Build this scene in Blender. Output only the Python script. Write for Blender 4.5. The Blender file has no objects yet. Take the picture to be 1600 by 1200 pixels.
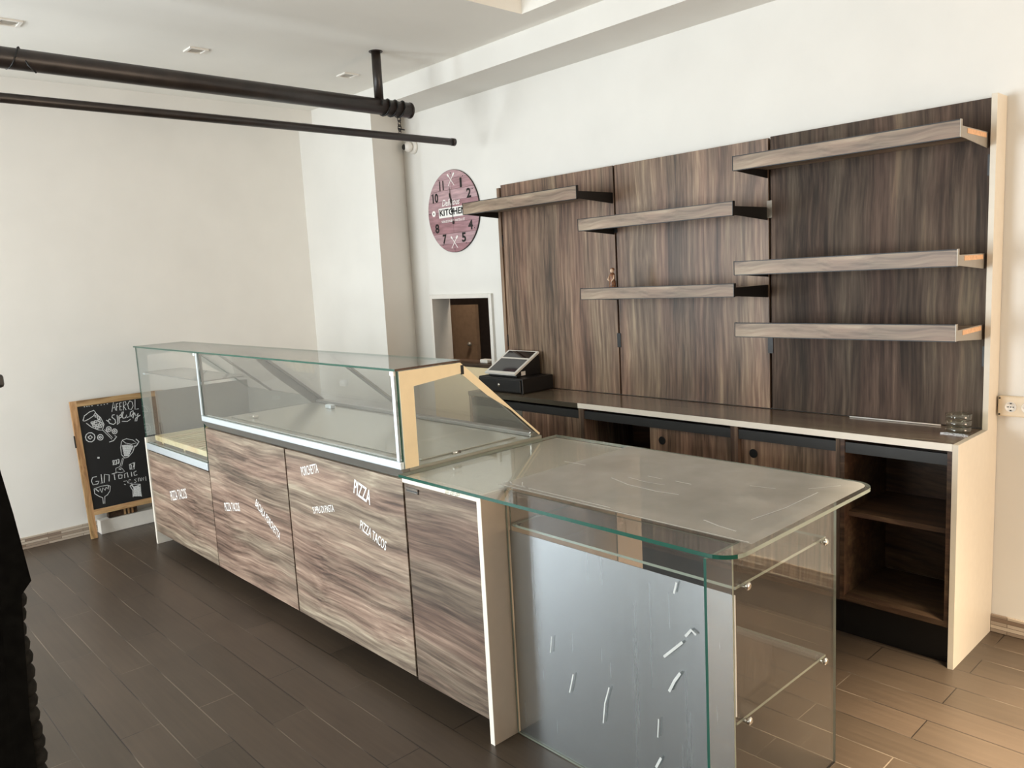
import bpy, bmesh, math, random
from mathutils import Vector, Matrix, Euler
random.seed(7)
SC = bpy.context.scene
COL = SC.collection
R = math.radians

# ---------------------------------------------------------------- camera
CAMPOS = (0.0, 0.0, 1.60)
cam_d = bpy.data.cameras.new('camera')
cam = bpy.data.objects.new('camera', cam_d); COL.objects.link(cam)
rot = (Matrix.Rotation(0.82695546, 3, 'Z') @ Matrix.Rotation(math.pi/2 - 0.1370347, 3, 'X')
       @ Matrix.Rotation(-0.05330765, 3, 'Z'))
cam.rotation_euler = rot.to_euler(); cam.location = CAMPOS
cam_d.sensor_width = 36.0; cam_d.lens = 1237.5 / 1600 * 36.0
cam_d.clip_start = 0.05
SC.camera = cam

# ---------------------------------------------------------------- colour management
SC.view_settings.view_transform = 'Standard'
SC.view_settings.look = 'None'
SC.view_settings.exposure = 0.0
SC.view_settings.gamma = 1.0
SC.view_settings.use_curve_mapping = False

# ---------------------------------------------------------------- world: daylight outside
w = bpy.data.worlds.new('daylight'); SC.world = w; w.use_nodes = True
wn = w.node_tree.nodes; wl = w.node_tree.links
bg = wn['Background']; bg.inputs['Color'].default_value = (0.80, 0.90, 1.0, 1); bg.inputs['Strength'].default_value = 1.0

# ---------------------------------------------------------------- lights of the room
def area(name, loc, rot, sx, sy, power, col):
    d = bpy.data.lights.new(name, 'AREA'); d.shape = 'RECTANGLE'; d.size = sx; d.size_y = sy
    d.energy = power; d.color = col
    o = bpy.data.objects.new(name, d); COL.objects.link(o); o.location = loc; o.rotation_euler = rot
    return o
# daylight entering through the shop windows (each sits in its own window opening, behind the camera)
area('window_daylight_left', (-5.80, -2.0, 1.45), (0, R(-90), 0), 1.9, 2.0, 175, (0.84, 0.93, 1.0))
area('window_daylight_front', (-3.5, -3.92, 1.35), (R(90), 0, 0), 2.0, 2.1, 262, (0.925, 0.975, 1.0))
# warm light: the glazed door at the back right plus an unseen spot added to brighten the right floor
area('door_light_right', (3.12, 2.7, 1.2), (0, R(90), 0), 2.2, 1.3, 108, (1.0, 0.76, 0.56))
lamp = area('right_floor_fill', (-0.1, 2.6, 3.14), (0, 0, 0), 0.4, 0.4, 84, (1.0, 0.84, 0.62))
lamp.data.spread = R(46)
# unseen fill light added to brighten the little room behind the hatch
area('backroom_fill', (-4.5, 3.98, 2.45), (0, 0, 0), 0.3, 0.3, 26, (1.0, 0.86, 0.7))

# ---------------------------------------------------------------- material helpers
def lin(c):
    return tuple(((x/255)/12.92 if x/255 <= 0.04045 else ((x/255+0.055)/1.055)**2.4) for x in c) + (1,)
def new_mat(name):
    m = bpy.data.materials.new(name); m.use_nodes = True
    return m, m.node_tree.nodes, m.node_tree.links, m.node_tree.nodes['Principled BSDF']
def plain(name, rgb, rough=0.5, metal=0.0, spec=0.5, noise=0.03, nscale=30, bump=0.0, coat=0.0):
    m, n, l, p = new_mat(name)
    c = lin(rgb)
    p.inputs['Roughness'].default_value = rough; p.inputs['Metallic'].default_value = metal
    p.inputs['Specular IOR Level'].default_value = spec; p.inputs['Coat Weight'].default_value = coat
    tc = n.new('ShaderNodeTexCoord'); nt = n.new('ShaderNodeTexNoise'); nt.inputs['Scale'].default_value = nscale
    nt.inputs['Detail'].default_value = 4
    l.new(tc.outputs['Object'], nt.inputs['Vector'])
    r = n.new('ShaderNodeValToRGB')
    r.color_ramp.elements[0].position = 0.3; r.color_ramp.elements[1].position = 0.7
    r.color_ramp.elements[0].color = tuple(max(0, x*(1-noise*2)) for x in c[:3]) + (1,)
    r.color_ramp.elements[1].color = tuple(min(1, x*(1+noise*2)) for x in c[:3]) + (1,)
    l.new(nt.outputs['Fac'], r.inputs['Fac']); l.new(r.outputs['Color'], p.inputs['Base Color'])
    if bump:
        b = n.new('ShaderNodeBump'); b.inputs['Strength'].default_value = bump; b.inputs['Distance'].default_value = 0.002
        l.new(nt.outputs['Fac'], b.inputs['Height']); l.new(b.outputs['Normal'], p.inputs['Normal'])
    return m
def wood(name, grain, cols, rough=0.42, broad=5.0, fine=46.0, stretch=0.055, warp=0.05, seed=0.0, spec=0.4, coat=0.0):
    """cols: five sRGB tones from dark to light. grain: the axis (0,1,2) the fibres follow"""
    m, n, l, p = new_mat(name)
    p.inputs['Roughness'].default_value = rough; p.inputs['Specular IOR Level'].default_value = spec
    p.inputs['Coat Weight'].default_value = coat; p.inputs['Coat Roughness'].default_value = 0.12
    tc = n.new('ShaderNodeTexCoord')
    wob = n.new('ShaderNodeTexNoise'); wob.inputs['Scale'].default_value = 1.3; wob.inputs['Detail'].default_value = 2
    l.new(tc.outputs['Object'], wob.inputs['Vector'])
    sub = n.new('ShaderNodeVectorMath'); sub.operation = 'SUBTRACT'; sub.inputs[1].default_value = (0.5, 0.5, 0.5)
    l.new(wob.outputs['Color'], sub.inputs[0])
    scl = n.new('ShaderNodeVectorMath'); scl.operation = 'SCALE'; scl.inputs['Scale'].default_value = warp*4
    l.new(sub.outputs[0], scl.inputs[0])
    add = n.new('ShaderNodeVectorMath'); add.operation = 'ADD'
    l.new(tc.outputs['Object'], add.inputs[0]); l.new(scl.outputs[0], add.inputs[1])
    def stretched(scale, st, off):
        mp = n.new('ShaderNodeMapping'); s = [scale]*3; s[grain] = scale*st
        mp.inputs['Scale'].default_value = s; mp.inputs['Location'].default_value = (off+seed, off*1.7+seed, off*2.3)
        l.new(add.outputs[0], mp.inputs['Vector'])
        t = n.new('ShaderNodeTexNoise'); t.inputs['Scale'].default_value = 1.0; t.inputs['Detail'].default_value = 5
        t.inputs['Roughness'].default_value = 0.6
        l.new(mp.outputs[0], t.inputs['Vector']); return t
    a = stretched(broad, stretch*2.4, 3.1); b = stretched(fine, stretch*0.7, 9.2); c = stretched(broad*3.2, stretch*1.2, 15.3)
    m1 = n.new('ShaderNodeMath'); m1.operation = 'MULTIPLY'; m1.inputs[1].default_value = 0.34; l.new(a.outputs['Fac'], m1.inputs[0])
    m2 = n.new('ShaderNodeMath'); m2.operation = 'MULTIPLY_ADD'; m2.inputs[1].default_value = 0.40
    l.new(b.outputs['Fac'], m2.inputs[0]); l.new(m1.outputs[0], m2.inputs[2])
    m3 = n.new('ShaderNodeMath'); m3.operation = 'MULTIPLY_ADD'; m3.inputs[1].default_value = 0.26
    l.new(c.outputs['Fac'], m3.inputs[0]); l.new(m2.outputs[0], m3.inputs[2])
    r = n.new('ShaderNodeValToRGB'); e = r.color_ramp.elements
    e[0].position = 0.385; e[0].color = lin(cols[0]); e[1].position = 0.615; e[1].color = lin(cols[-1])
    for i, t in ((1, 0.45), (2, 0.50), (3, 0.55)):
        x = e.new(t); x.color = lin(cols[i])
    l.new(m3.outputs[0], r.inputs['Fac'])
    # a second low-frequency band swings the tone between rosy and olive brown
    h = stretched(broad*0.9, stretch*1.5, 27.7)
    hr = n.new('ShaderNodeValToRGB'); hr.color_ramp.elements[0].position = 0.42; hr.color_ramp.elements[1].position = 0.58
    hr.color_ramp.elements[0].color = (1.03, 0.985, 0.965, 1); hr.color_ramp.elements[1].color = (0.93, 1.02, 0.98, 1)
    l.new(h.outputs['Fac'], hr.inputs['Fac'])
    mx = n.new('ShaderNodeMix'); mx.data_type = 'RGBA'; mx.blend_type = 'MULTIPLY'; mx.inputs['Factor'].default_value = 1.0
    l.new(r.outputs['Color'], mx.inputs[6]); l.new(hr.outputs['Color'], mx.inputs[7])
    l.new(mx.outputs[2], p.inputs['Base Color'])
    bp = n.new('ShaderNodeBump'); bp.inputs['Strength'].default_value = 0.08; bp.inputs['Distance'].default_value = 0.001
    l.new(b.outputs['Fac'], bp.inputs['Height']); l.new(bp.outputs['Normal'], p.inputs['Normal'])
    return m
def glass(name, tint=(0.93, 0.96, 0.94), dirt=0.0, dirtcol=(0.8, 0.8, 0.76), ior=1.5, refl=1.0, rough=0.0):
    """thin sheet glass: Fresnel mirror over clear transmission, both faces alike"""
    m, n, l, p = new_mat(name); n.remove(p)
    out = n['Material Output']
    geo = n.new('ShaderNodeNewGeometry')
    mi = n.new('ShaderNodeMath'); mi.operation = 'MULTIPLY_ADD'
    mi.inputs[1].default_value = 1/ior - ior; mi.inputs[2].default_value = ior
    l.new(geo.outputs['Backfacing'], mi.inputs[0])
    fr = n.new('ShaderNodeFresnel'); l.new(mi.outputs[0], fr.inputs['IOR'])
    mr = n.new('ShaderNodeMath'); mr.operation = 'MULTIPLY'; mr.inputs[1].default_value = refl; l.new(fr.outputs[0], mr.inputs[0])
    tr = n.new('ShaderNodeBsdfTransparent'); tr.inputs['Color'].default_value = tint + (1,)
    gl = n.new('ShaderNodeBsdfGlossy'); gl.inputs['Roughness'].default_value = rough
    mx = n.new('ShaderNodeMixShader')
    l.new(mr.outputs[0], mx.inputs[0]); l.new(tr.outputs[0], mx.inputs[1]); l.new(gl.outputs[0], mx.inputs[2])
    last = mx
    if dirt > 0:
        df = n.new('ShaderNodeBsdfDiffuse'); df.inputs['Color'].default_value = dirtcol + (1,)
        tc = n.new('ShaderNodeTexCoord'); nt = n.new('ShaderNodeTexNoise'); nt.inputs['Scale'].default_value = 5
        nt.inputs['Detail'].default_value = 6; l.new(tc.outputs['Object'], nt.inputs['Vector'])
        mm = n.new('ShaderNodeMapRange'); mm.inputs['To Min'].default_value = dirt*0.6; mm.inputs['To Max'].default_value = dirt*1.4
        l.new(nt.outputs['Fac'], mm.inputs['Value'])
        m2 = n.new('ShaderNodeMixShader'); l.new(mm.outputs[0], m2.inputs[0]); l.new(mx.outputs[0], m2.inputs[1]); l.new(df.outputs[0], m2.inputs[2])
        last = m2
    l.new(last.outputs[0], out.inputs['Surface'])
    return m

# ---------------------------------------------------------------- materials
WALNUT = [(60, 46, 37), (96, 75, 61), (120, 95, 79), (139, 113, 94), (172, 145, 121)]
ASH = [(76, 62, 54), (112, 93, 81), (134, 114, 100), (152, 132, 116), (180, 160, 142)]
M = {}
M['wood_v'] = wood('walnut_laminate_vertical', 2, WALNUT, warp=0.018, fine=60)
M['wood_v2'] = wood('walnut_laminate_vertical_b', 2, WALNUT, seed=5.3, warp=0.018, fine=60)
M['wood_v3'] = wood('walnut_laminate_vertical_c', 2, [(50, 40, 33), (70, 56, 47), (86, 70, 60), (100, 84, 72), (126, 106, 88)], seed=11.1, warp=0.018, fine=60, rough=0.6, spec=0.2)
M['wood_h'] = wood('walnut_laminate_horizontal', 0, [(92, 76, 66), (120, 100, 86), (140, 118, 102), (155, 133, 115), (176, 156, 136)], broad=7)
M['front_h'] = wood('ash_laminate_horizontal', 0, ASH, broad=8, fine=80, stretch=0.05, warp=0.022)
M['front_h2'] = wood('ash_laminate_horizontal_b', 0, ASH, broad=8, fine=80, stretch=0.05, warp=0.022, seed=4.4)
M['front_h3'] = wood('ash_laminate_horizontal_c', 0, [(62, 50, 43), (88, 72, 62), (106, 88, 76), (124, 105, 92), (150, 130, 114)], broad=8, fine=80, stretch=0.05, warp=0.022, seed=8.8)
M['wood_dark'] = wood('brown_carcass', 0, [(44, 30, 22), (62, 44, 33), (76, 55, 42), (88, 66, 50), (108, 84, 64)], broad=6)
M['worktop'] = wood('brown_worktop', 0, [(98, 82, 70), (116, 98, 85), (130, 112, 97), (142, 124, 108), (160, 142, 125)], rough=0.22, spec=0.6, coat=0.5)  # lightened, the wall panels' reflection is put into the colour
M['pine'] = wood('pale_pine', 1, [(198, 172, 124), (212, 190, 146), (220, 200, 158), (226, 208, 168), (234, 218, 184)], rough=0.5)
M['frame_oak'] = wood('light_oak', 2, [(134, 100, 68), (168, 128, 88), (186, 146, 104), (198, 160, 118), (214, 178, 136)], rough=0.5, broad=12)
M['frame_oak_h'] = wood('light_oak_h', 1, [(134, 100, 68), (168, 128, 88), (186, 146, 104), (198, 160, 118), (214, 178, 136)], rough=0.5, broad=12)
M['wall'] = plain('white_wall_paint', (231, 229, 223), 0.85, noise=0.012, nscale=3, bump=0.05)
M['ceiling'] = plain('white_ceiling_paint', (240, 238, 231), 0.9, noise=0.012, nscale=2)
M['cream'] = plain('cream_laminate', (216, 206, 188), 0.4, noise=0.01)
M['taupe'] = plain('taupe_laminate', (196, 176, 154), 0.4, noise=0.01)
M['edge_white'] = plain('white_edge_band', (236, 228, 214), 0.4, noise=0.01)
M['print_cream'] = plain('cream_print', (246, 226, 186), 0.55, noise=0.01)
M['print_grey'] = plain('grey_print', (200, 205, 202), 0.5, noise=0.01)
M['alu'] = plain('pale_aluminium', (222, 232, 238), 0.3, metal=0.55, noise=0.01)
M['alu_dark'] = plain('satin_grey_metal', (134, 132, 126), 0.3, metal=0.4, noise=0.03)
M['bracket_grey'] = plain('grey_bracket_metal', (158, 150, 138), 0.4, metal=0.3, noise=0.02)
M['chrome'] = plain('chrome', (225, 222, 215), 0.12, metal=1.0, noise=0.0)
M['steel'] = plain('case_steel', (168, 167, 154), 0.2, metal=0.25, noise=0.02)
M['sheet_light'] = plain('pale_steel_sheet', (214, 212, 198), 0.3, metal=0.15, noise=0.02)
M['grey_panel'] = plain('grey_liner', (128, 126, 118), 0.35, metal=0.3, noise=0.02)
M['black'] = plain('black_paint', (14, 13, 13), 0.45, noise=0.02)
M['black_gloss'] = plain('black_gloss', (10, 10, 11), 0.15, noise=0.0)
M['charcoal'] = plain('charcoal_strip', (38, 38, 37), 0.45, noise=0.03)
M['pipe'] = plain('painted_black_pipe', (44, 36, 32), 0.38, noise=0.2, nscale=14, bump=0.5, spec=0.55)
M['cloth'] = plain('black_cloth', (9, 9, 8), 0.95, noise=0.3, nscale=60, spec=0.1)
M['rope'] = plain('black_cord', (26, 25, 22), 0.9, noise=0.3, nscale=80, spec=0.2)
M['white_plastic'] = plain('white_plastic', (232, 228, 220), 0.35, noise=0.01)
M['beige_plastic'] = plain('beige_plastic', (222, 206, 180), 0.4, noise=0.01)
M['chalkboard'] = plain('chalkboard_black', (19, 19, 20), 0.6, noise=0.1, nscale=6)
M['chalk'] = plain('chalk', (208, 210, 210), 0.95, noise=0.15, nscale=200)
M['letter'] = plain('white_vinyl', (246, 244, 240), 0.5, noise=0.0)
M['screen'] = plain('dark_screen', (34, 30, 30), 0.06, noise=0.0)
M['brown_door'] = plain('brown_door_paint', (112, 92, 74), 0.6, noise=0.05)
M['backroom'] = plain('backroom_paint', (150, 136, 122), 0.8, noise=0.04)
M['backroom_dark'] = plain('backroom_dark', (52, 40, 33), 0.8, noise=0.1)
M['figure_brown'] = plain('brown_figurine_glaze', (120, 78, 50), 0.4, noise=0.35, nscale=120)
M['figure_cream'] = plain('cream_figurine_glaze', (206, 176, 150), 0.4, noise=0.1, nscale=120)
M['tape'] = plain('clear_tape', (205, 206, 202), 0.3, noise=0.05)
M['orange_wood'] = plain('raw_shelf_edge', (214, 168, 126), 0.6, noise=0.08, nscale=80)
M['glass'] = glass('clear_glass', (0.99, 0.994, 0.99))
M['glass_case'] = glass('case_glass', (0.988, 0.992, 0.986), dirt=0.02)
M['glass_cab'] = glass('cabinet_glass', (0.985, 0.99, 0.982), dirt=0.012)
M['glass_top'] = glass('tabletop_glass', (0.985, 0.99, 0.985), dirt=0.03, refl=0.85)
M['glass_edge'] = plain('green_glass_edge', (34, 84, 70), 0.12, noise=0.05, nscale=8)
M['glass_edge_lit'] = plain('lit_glass_edge', (138, 146, 132), 0.12, noise=0.05, nscale=8)  # lit copy of the rim, edge highlight put into the colour
M['film'] = glass('protective_film', (0.86, 0.86, 0.84), dirt=0.40, dirtcol=(0.64, 0.62, 0.57), refl=0.9, rough=0.05)
M['jar_glass'] = glass('jar_glass', (0.93, 0.94, 0.9), ior=1.9)

# brushed steel sheet: reads as a soft vertical smear of what it mirrors
m, n, l, p = new_mat('brushed_steel')
p.inputs['Metallic'].default_value = 1; p.inputs['Roughness'].default_value = 0.33
p.inputs['Base Color'].default_value = lin((190, 194, 198)); M['brushed'] = m
tc = n.new('ShaderNodeTexCoord'); mp = n.new('ShaderNodeMapping'); mp.inputs['Scale'].default_value = (90, 90, 1.2)
nt = n.new('ShaderNodeTexNoise'); nt.inputs['Scale'].default_value = 1; nt.inputs['Detail'].default_value = 3
l.new(tc.outputs['Object'], mp.inputs[0]); l.new(mp.outputs[0], nt.inputs['Vector'])
mr = n.new('ShaderNodeMapRange'); mr.inputs['To Min'].default_value = 0.22; mr.inputs['To Max'].default_value = 0.30
l.new(nt.outputs['Fac'], mr.inputs['Value']); l.new(mr.outputs[0], p.inputs['Roughness'])

# plank tiles of the floor
m, n, l, p = new_mat('floor_planks'); M['floor'] = m
tc = n.new('ShaderNodeTexCoord'); mp = n.new('ShaderNodeMapping'); mp.inputs['Location'].default_value = (3.85-0.86*4+0.86*0, -0.0055, 0)
l.new(tc.outputs['Object'], mp.inputs[0])
br = n.new('ShaderNodeTexBrick'); br.offset = 0.62; br.offset_frequency = 2; br.squash = 1.0
br.inputs['Scale'].default_value = 1; br.inputs['Brick Width'].default_value = 0.86; br.inputs['Row Height'].default_value = 0.1435
br.inputs['Mortar Size'].default_value = 0.002; br.inputs['Mortar Smooth'].default_value = 0.1; br.inputs['Bias'].default_value = 0.0
br.inputs['Color1'].default_value = lin((64, 54, 44)); br.inputs['Color2'].default_value = lin((74, 62, 51)); br.inputs['Mortar'].default_value = lin((70, 59, 49))
l.new(mp.outputs[0], br.inputs['Vector'])
mn = n.new('ShaderNodeTexNoise'); mn.inputs['Scale'].default_value = 1.7; l.new(tc.outputs['Object'], mn.inputs['Vector'])
mrp = n.new('ShaderNodeValToRGB'); mrp.color_ramp.elements[0].position = 0.47; mrp.color_ramp.elements[0].color = lin((34, 28, 23))
mrp.color_ramp.elements[1].position = 0.56; mrp.color_ramp.elements[1].color = lin((112, 100, 86))  # paler joint stretches stand in for glints along the plank edges
l.new(mn.outputs['Fac'], mrp.inputs['Fac']); l.new(mrp.outputs['Color'], br.inputs['Mortar'])
mg = n.new('ShaderNodeMapping'); mg.inputs['Scale'].default_value = (3, 60, 1); l.new(tc.outputs['Object'], mg.inputs[0])
gr = n.new('ShaderNodeTexNoise'); gr.inputs['Scale'].default_value = 1; gr.inputs['Detail'].default_value = 6; l.new(mg.outputs[0], gr.inputs['Vector'])
bl = n.new('ShaderNodeTexNoise'); bl.inputs['Scale'].default_value = 2.5; bl.inputs['Detail'].default_value = 5; l.new(tc.outputs['Object'], bl.inputs['Vector'])
ad = n.new('ShaderNodeMath'); ad.operation = 'ADD'; l.new(gr.outputs['Fac'], ad.inputs[0]); l.new(bl.outputs['Fac'], ad.inputs[1])
mr = n.new('ShaderNodeMapRange'); mr.inputs['From Min'].default_value = 0.6; mr.inputs['From Max'].default_value = 1.4
mr.inputs['To Min'].default_value = 0.78; mr.inputs['To Max'].default_value = 1.2; l.new(ad.outputs[0], mr.inputs['Value'])
vm = n.new('ShaderNodeVectorMath'); vm.operation = 'SCALE'; l.new(br.outputs['Color'], vm.inputs[0]); l.new(mr.outputs[0], vm.inputs['Scale'])
l.new(vm.outputs[0], p.inputs['Base Color']); p.inputs['Roughness'].default_value = 0.36; p.inputs['Specular IOR Level'].default_value = 0.45
bp = n.new('ShaderNodeBump'); bp.inputs['Strength'].default_value = 0.5; bp.inputs['Distance'].default_value = 0.002; bp.invert = True
l.new(br.outputs['Fac'], bp.inputs['Height']); l.new(bp.outputs['Normal'], p.inputs['Normal'])

# strip mosaic of the baseboard
m, n, l, p = new_mat('baseboard_strips'); M['base'] = m
tc = n.new('ShaderNodeTexCoord'); sx = n.new('ShaderNodeSeparateXYZ'); l.new(tc.outputs['Object'], sx.inputs[0])
ad = n.new('ShaderNodeMath'); ad.operation = 'ADD'; l.new(sx.outputs['X'], ad.inputs[0]); l.new(sx.outputs['Y'], ad.inputs[1])
cb = n.new('ShaderNodeCombineXYZ'); l.new(ad.outputs[0], cb.inputs['X']); l.new(sx.outputs['Z'], cb.inputs['Y'])
br = n.new('ShaderNodeTexBrick'); br.offset = 0.37; br.inputs['Scale'].default_value = 1; br.inputs['Brick Width'].default_value = 0.21
br.inputs['Row Height'].default_value = 0.0165; br.inputs['Mortar Size'].default_value = 0.0012; br.inputs['Bias'].default_value = 0.0
br.inputs['Color1'].default_value = lin((128, 108, 92)); br.inputs['Color2'].default_value = lin((205, 192, 174)); br.inputs['Mortar'].default_value = lin((110, 96, 84))
l.new(cb.outputs[0], br.inputs['Vector']); l.new(br.outputs['Color'], p.inputs['Base Color']); p.inputs['Roughness'].default_value = 0.45

# weathered pink planks of the clock
m, n, l, p = new_mat('pink_planks'); M['clock'] = m
tc = n.new('ShaderNodeTexCoord'); mp = n.new('ShaderNodeMapping'); mp.inputs['Rotation'].default_value = (R(90), 0, 0)
l.new(tc.outputs['Object'], mp.inputs[0])
br = n.new('ShaderNodeTexBrick'); br.offset = 0.5; br.inputs['Scale'].default_value = 1; br.inputs['Brick Width'].default_value = 2.0
br.inputs['Row Height'].default_value = 0.075; br.inputs['Mortar Size'].default_value = 0.0012
br.inputs['Color1'].default_value = lin((156, 112, 118)); br.inputs['Color2'].default_value = lin((190, 160, 164)); br.inputs['Mortar'].default_value = lin((96, 62, 70))
l.new(mp.outputs[0], br.inputs['Vector'])
mg = n.new('ShaderNodeMapping'); mg.inputs['Scale'].default_value = (8, 8, 70); l.new(tc.outputs['Object'], mg.inputs[0])
gr = n.new('ShaderNodeTexNoise'); gr.inputs['Scale'].default_value = 1; gr.inputs['Detail'].default_value = 5; l.new(mg.outputs[0], gr.inputs['Vector'])
mr = n.new('ShaderNodeMapRange'); mr.inputs['From Min'].default_value = 0.3; mr.inputs['From Max'].default_value = 0.7; mr.inputs['To Min'].default_value = 0.75; mr.inputs['To Max'].default_value = 1.25
l.new(gr.outputs['Fac'], mr.inputs['Value'])
vm = n.new('ShaderNodeVectorMath'); vm.operation = 'SCALE'; l.new(br.outputs['Color'], vm.inputs[0]); l.new(mr.outputs[0], vm.inputs['Scale'])
l.new(vm.outputs[0], p.inputs['Base Color']); p.inputs['Roughness'].default_value = 0.5

# ---------------------------------------------------------------- mesh helpers
WORLD = {}                                   # world offset of every object used as a parent
def thing(name, label, cat, loc, group=None):
    o = bpy.data.objects.new(name, None); COL.objects.link(o); o.empty_display_size = 0.1
    o.location = loc; WORLD[o] = Vector(loc); o['label'] = label; o['category'] = cat
    if group: o['group'] = group
    return o
def tag(o, label, cat, group=None):
    o['label'] = label; o['category'] = cat
    if group: o['group'] = group
    return o
class MB:
    def __init__(s): s.bm = bmesh.new()
    def box(s, a, b, mi=0, bev=0.0):
        x0, y0, z0 = [min(p, q) for p, q in zip(a, b)]; x1, y1, z1 = [max(p, q) for p, q in zip(a, b)]
        v = [s.bm.verts.new(c) for c in ((x0,y0,z0),(x1,y0,z0),(x1,y1,z0),(x0,y1,z0),(x0,y0,z1),(x1,y0,z1),(x1,y1,z1),(x0,y1,z1))]
        fs = [s.bm.faces.new([v[i] for i in f]) for f in ((3,2,1,0),(4,5,6,7),(0,1,5,4),(1,2,6,5),(2,3,7,6),(3,0,4,7))]
        for f in fs: f.material_index = mi
        if bev:
            ed = list({e for f in fs for e in f.edges})
            r = bmesh.ops.bevel(s.bm, geom=ed, offset=bev, segments=2, affect='EDGES', profile=0.5)
            for f in r['faces']: f.material_index = mi
        return s
    def prism(s, poly, axis, a, b, mi=0, side=None):
        """extrude a polygon (pairs in the two other axes) along axis from a to b"""
        def P(u, v, t):
            c = [0, 0, 0]; o = [i for i in range(3) if i != axis]; c[o[0]] = u; c[o[1]] = v; c[axis] = t; return c
        va = [s.bm.verts.new(P(u, v, a)) for u, v in poly]; vb = [s.bm.verts.new(P(u, v, b)) for u, v in poly]
        f1 = s.bm.faces.new(va); f2 = s.bm.faces.new(vb[::-1]); f1.material_index = f2.material_index = mi
        k = len(poly)
        for i in range(k):
            f = s.bm.faces.new((va[i], vb[i], vb[(i+1) % k], va[(i+1) % k])); f.material_index = mi if side is None else side
        return s
    def tube(s, pts, r, seg=16, mi=0, cap=True, closed=False):
        pts = [Vector(p) for p in pts]; rings = []
        k = len(pts)
        for i, p in enumerate(pts):
            if closed: t = pts[(i+1) % k] - pts[i-1]
            else: t = (pts[min(i+1, k-1)] - pts[max(i-1, 0)])
            t.normalize()
            up = Vector((0, 0, 1)) if abs(t.z) < 0.95 else Vector((1, 0, 0))
            a = t.cross(up).normalized(); b = t.cross(a).normalized()
            rr = r[i] if isinstance(r, (list, tuple)) else r
            rings.append([s.bm.verts.new(p + a*rr*math.cos(q*2*math.pi/seg) + b*rr*math.sin(q*2*math.pi/seg)) for q in range(seg)])
        n_ = len(rings)
        for i in range(n_ if closed else n_-1):
            A, B = rings[i], rings[(i+1) % n_]
            for q in range(seg):
                f = s.bm.faces.new((A[q], A[(q+1) % seg], B[(q+1) % seg], B[q])); f.material_index = mi; f.smooth = True
        if cap and not closed:
            for rg in (rings[0], rings[-1][::-1]):
                f = s.bm.faces.new(rg); f.material_index = mi
        return s
    def lathe(s, prof, c, seg=24, mi=0, axis=2, cap=True):
        """prof: (radius, height) pairs"""
        rings = []
        for r, h in prof:
            ring = []
            for q in range(seg):
                a = q*2*math.pi/seg; u, v = r*math.cos(a), r*math.sin(a)
                p = {2: (u, v, h), 1: (u, h, v), 0: (h, u, v)}[axis]
                ring.append(s.bm.verts.new((c[0]+p[0], c[1]+p[1], c[2]+p[2])))
            rings.append(ring)
        for i in range(len(rings)-1):
            for q in range(seg):
                f = s.bm.faces.new((rings[i][q], rings[i][(q+1) % seg], rings[i+1][(q+1) % seg], rings[i+1][q])); f.material_index = mi; f.smooth = True
        if cap:
            s.bm.faces.new(rings[0][::-1]).material_index = mi; s.bm.faces.new(rings[-1]).material_index = mi
        return s
    def ball(s, c, r, sc=(1, 1, 1), mi=0, sub=2):
        g = bmesh.ops.create_icosphere(s.bm, subdivisions=sub, radius=r)
        for v in g['verts']:
            v.co = Vector((v.co.x*sc[0]+c[0], v.co.y*sc[1]+c[1], v.co.z*sc[2]+c[2]))
            for f in v.link_faces: f.material_index = mi; f.smooth = True
        return s
    def ribbon(s, pts, w, nrm, off=0.0, mi=0):
        """flat chalk or tape stroke lying on a plane"""
        nrm = Vector(nrm).normalized(); pts = [Vector(p)+nrm*off for p in pts]; L = []; Rr = []
        for i, p in enumerate(pts):
            t = (pts[min(i+1, len(pts)-1)] - pts[max(i-1, 0)])
            if t.length < 1e-6: t = Vector((1, 0, 0))
            sd = nrm.cross(t.normalized()); L.append(s.bm.verts.new(p+sd*w/2)); Rr.append(s.bm.verts.new(p-sd*w/2))
        for i in range(len(pts)-1):
            f = s.bm.faces.new((L[i], Rr[i], Rr[i+1], L[i+1])); f.material_index = mi
        return s
    def build(s, name, mats, parent=None, label=None, fix=True):
        if fix: bmesh.ops.recalc_face_normals(s.bm, faces=s.bm.faces)
        me = bpy.data.meshes.new(name)
        off = WORLD.get(parent, Vector((0, 0, 0)))
        if parent is not None: bmesh.ops.translate(s.bm, verts=s.bm.verts, vec=-off)
        s.bm.to_mesh(me); s.bm.free()
        for q in (mats if isinstance(mats, (list, tuple)) else [mats]): me.materials.append(M[q])
        o = bpy.data.objects.new(name, me); COL.objects.link(o)
        if parent is not None: o.parent = parent; WORLD[o] = off
        else: WORLD[o] = Vector((0, 0, 0))
        if label: o['label'] = label
        return o
def struct(name, mb, mats):
    o = mb.build(name, mats); o['kind'] = 'structure'; return o
def text_mesh(txt, box_w, box_h, shear=0.0, bold=0.016):
    cu = bpy.data.curves.new('t', 'FONT'); cu.body = txt; cu.size = 1; cu.extrude = 0; cu.offset = bold; cu.shear = shear; cu.resolution_u = 3
    o = bpy.data.objects.new('t', cu); COL.objects.link(o)
    dg = bpy.context.evaluated_depsgraph_get(); dg.update()
    me = bpy.data.meshes.new_from_object(o.evaluated_get(dg))
    bpy.data.objects.remove(o); bpy.data.curves.remove(cu)
    xs = [v.co.x for v in me.vertices]; ys = [v.co.y for v in me.vertices]
    x0, x1, y0, y1 = min(xs), max(xs), min(ys), max(ys)
    vs = [((v.co.x-x0)/(x1-x0)*box_w, (v.co.y-y0)/(y1-y0)*box_h) for v in me.vertices]
    fs = [tuple(f.vertices) for f in me.polygons]; bpy.data.meshes.remove(me)
    return vs, fs
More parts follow.
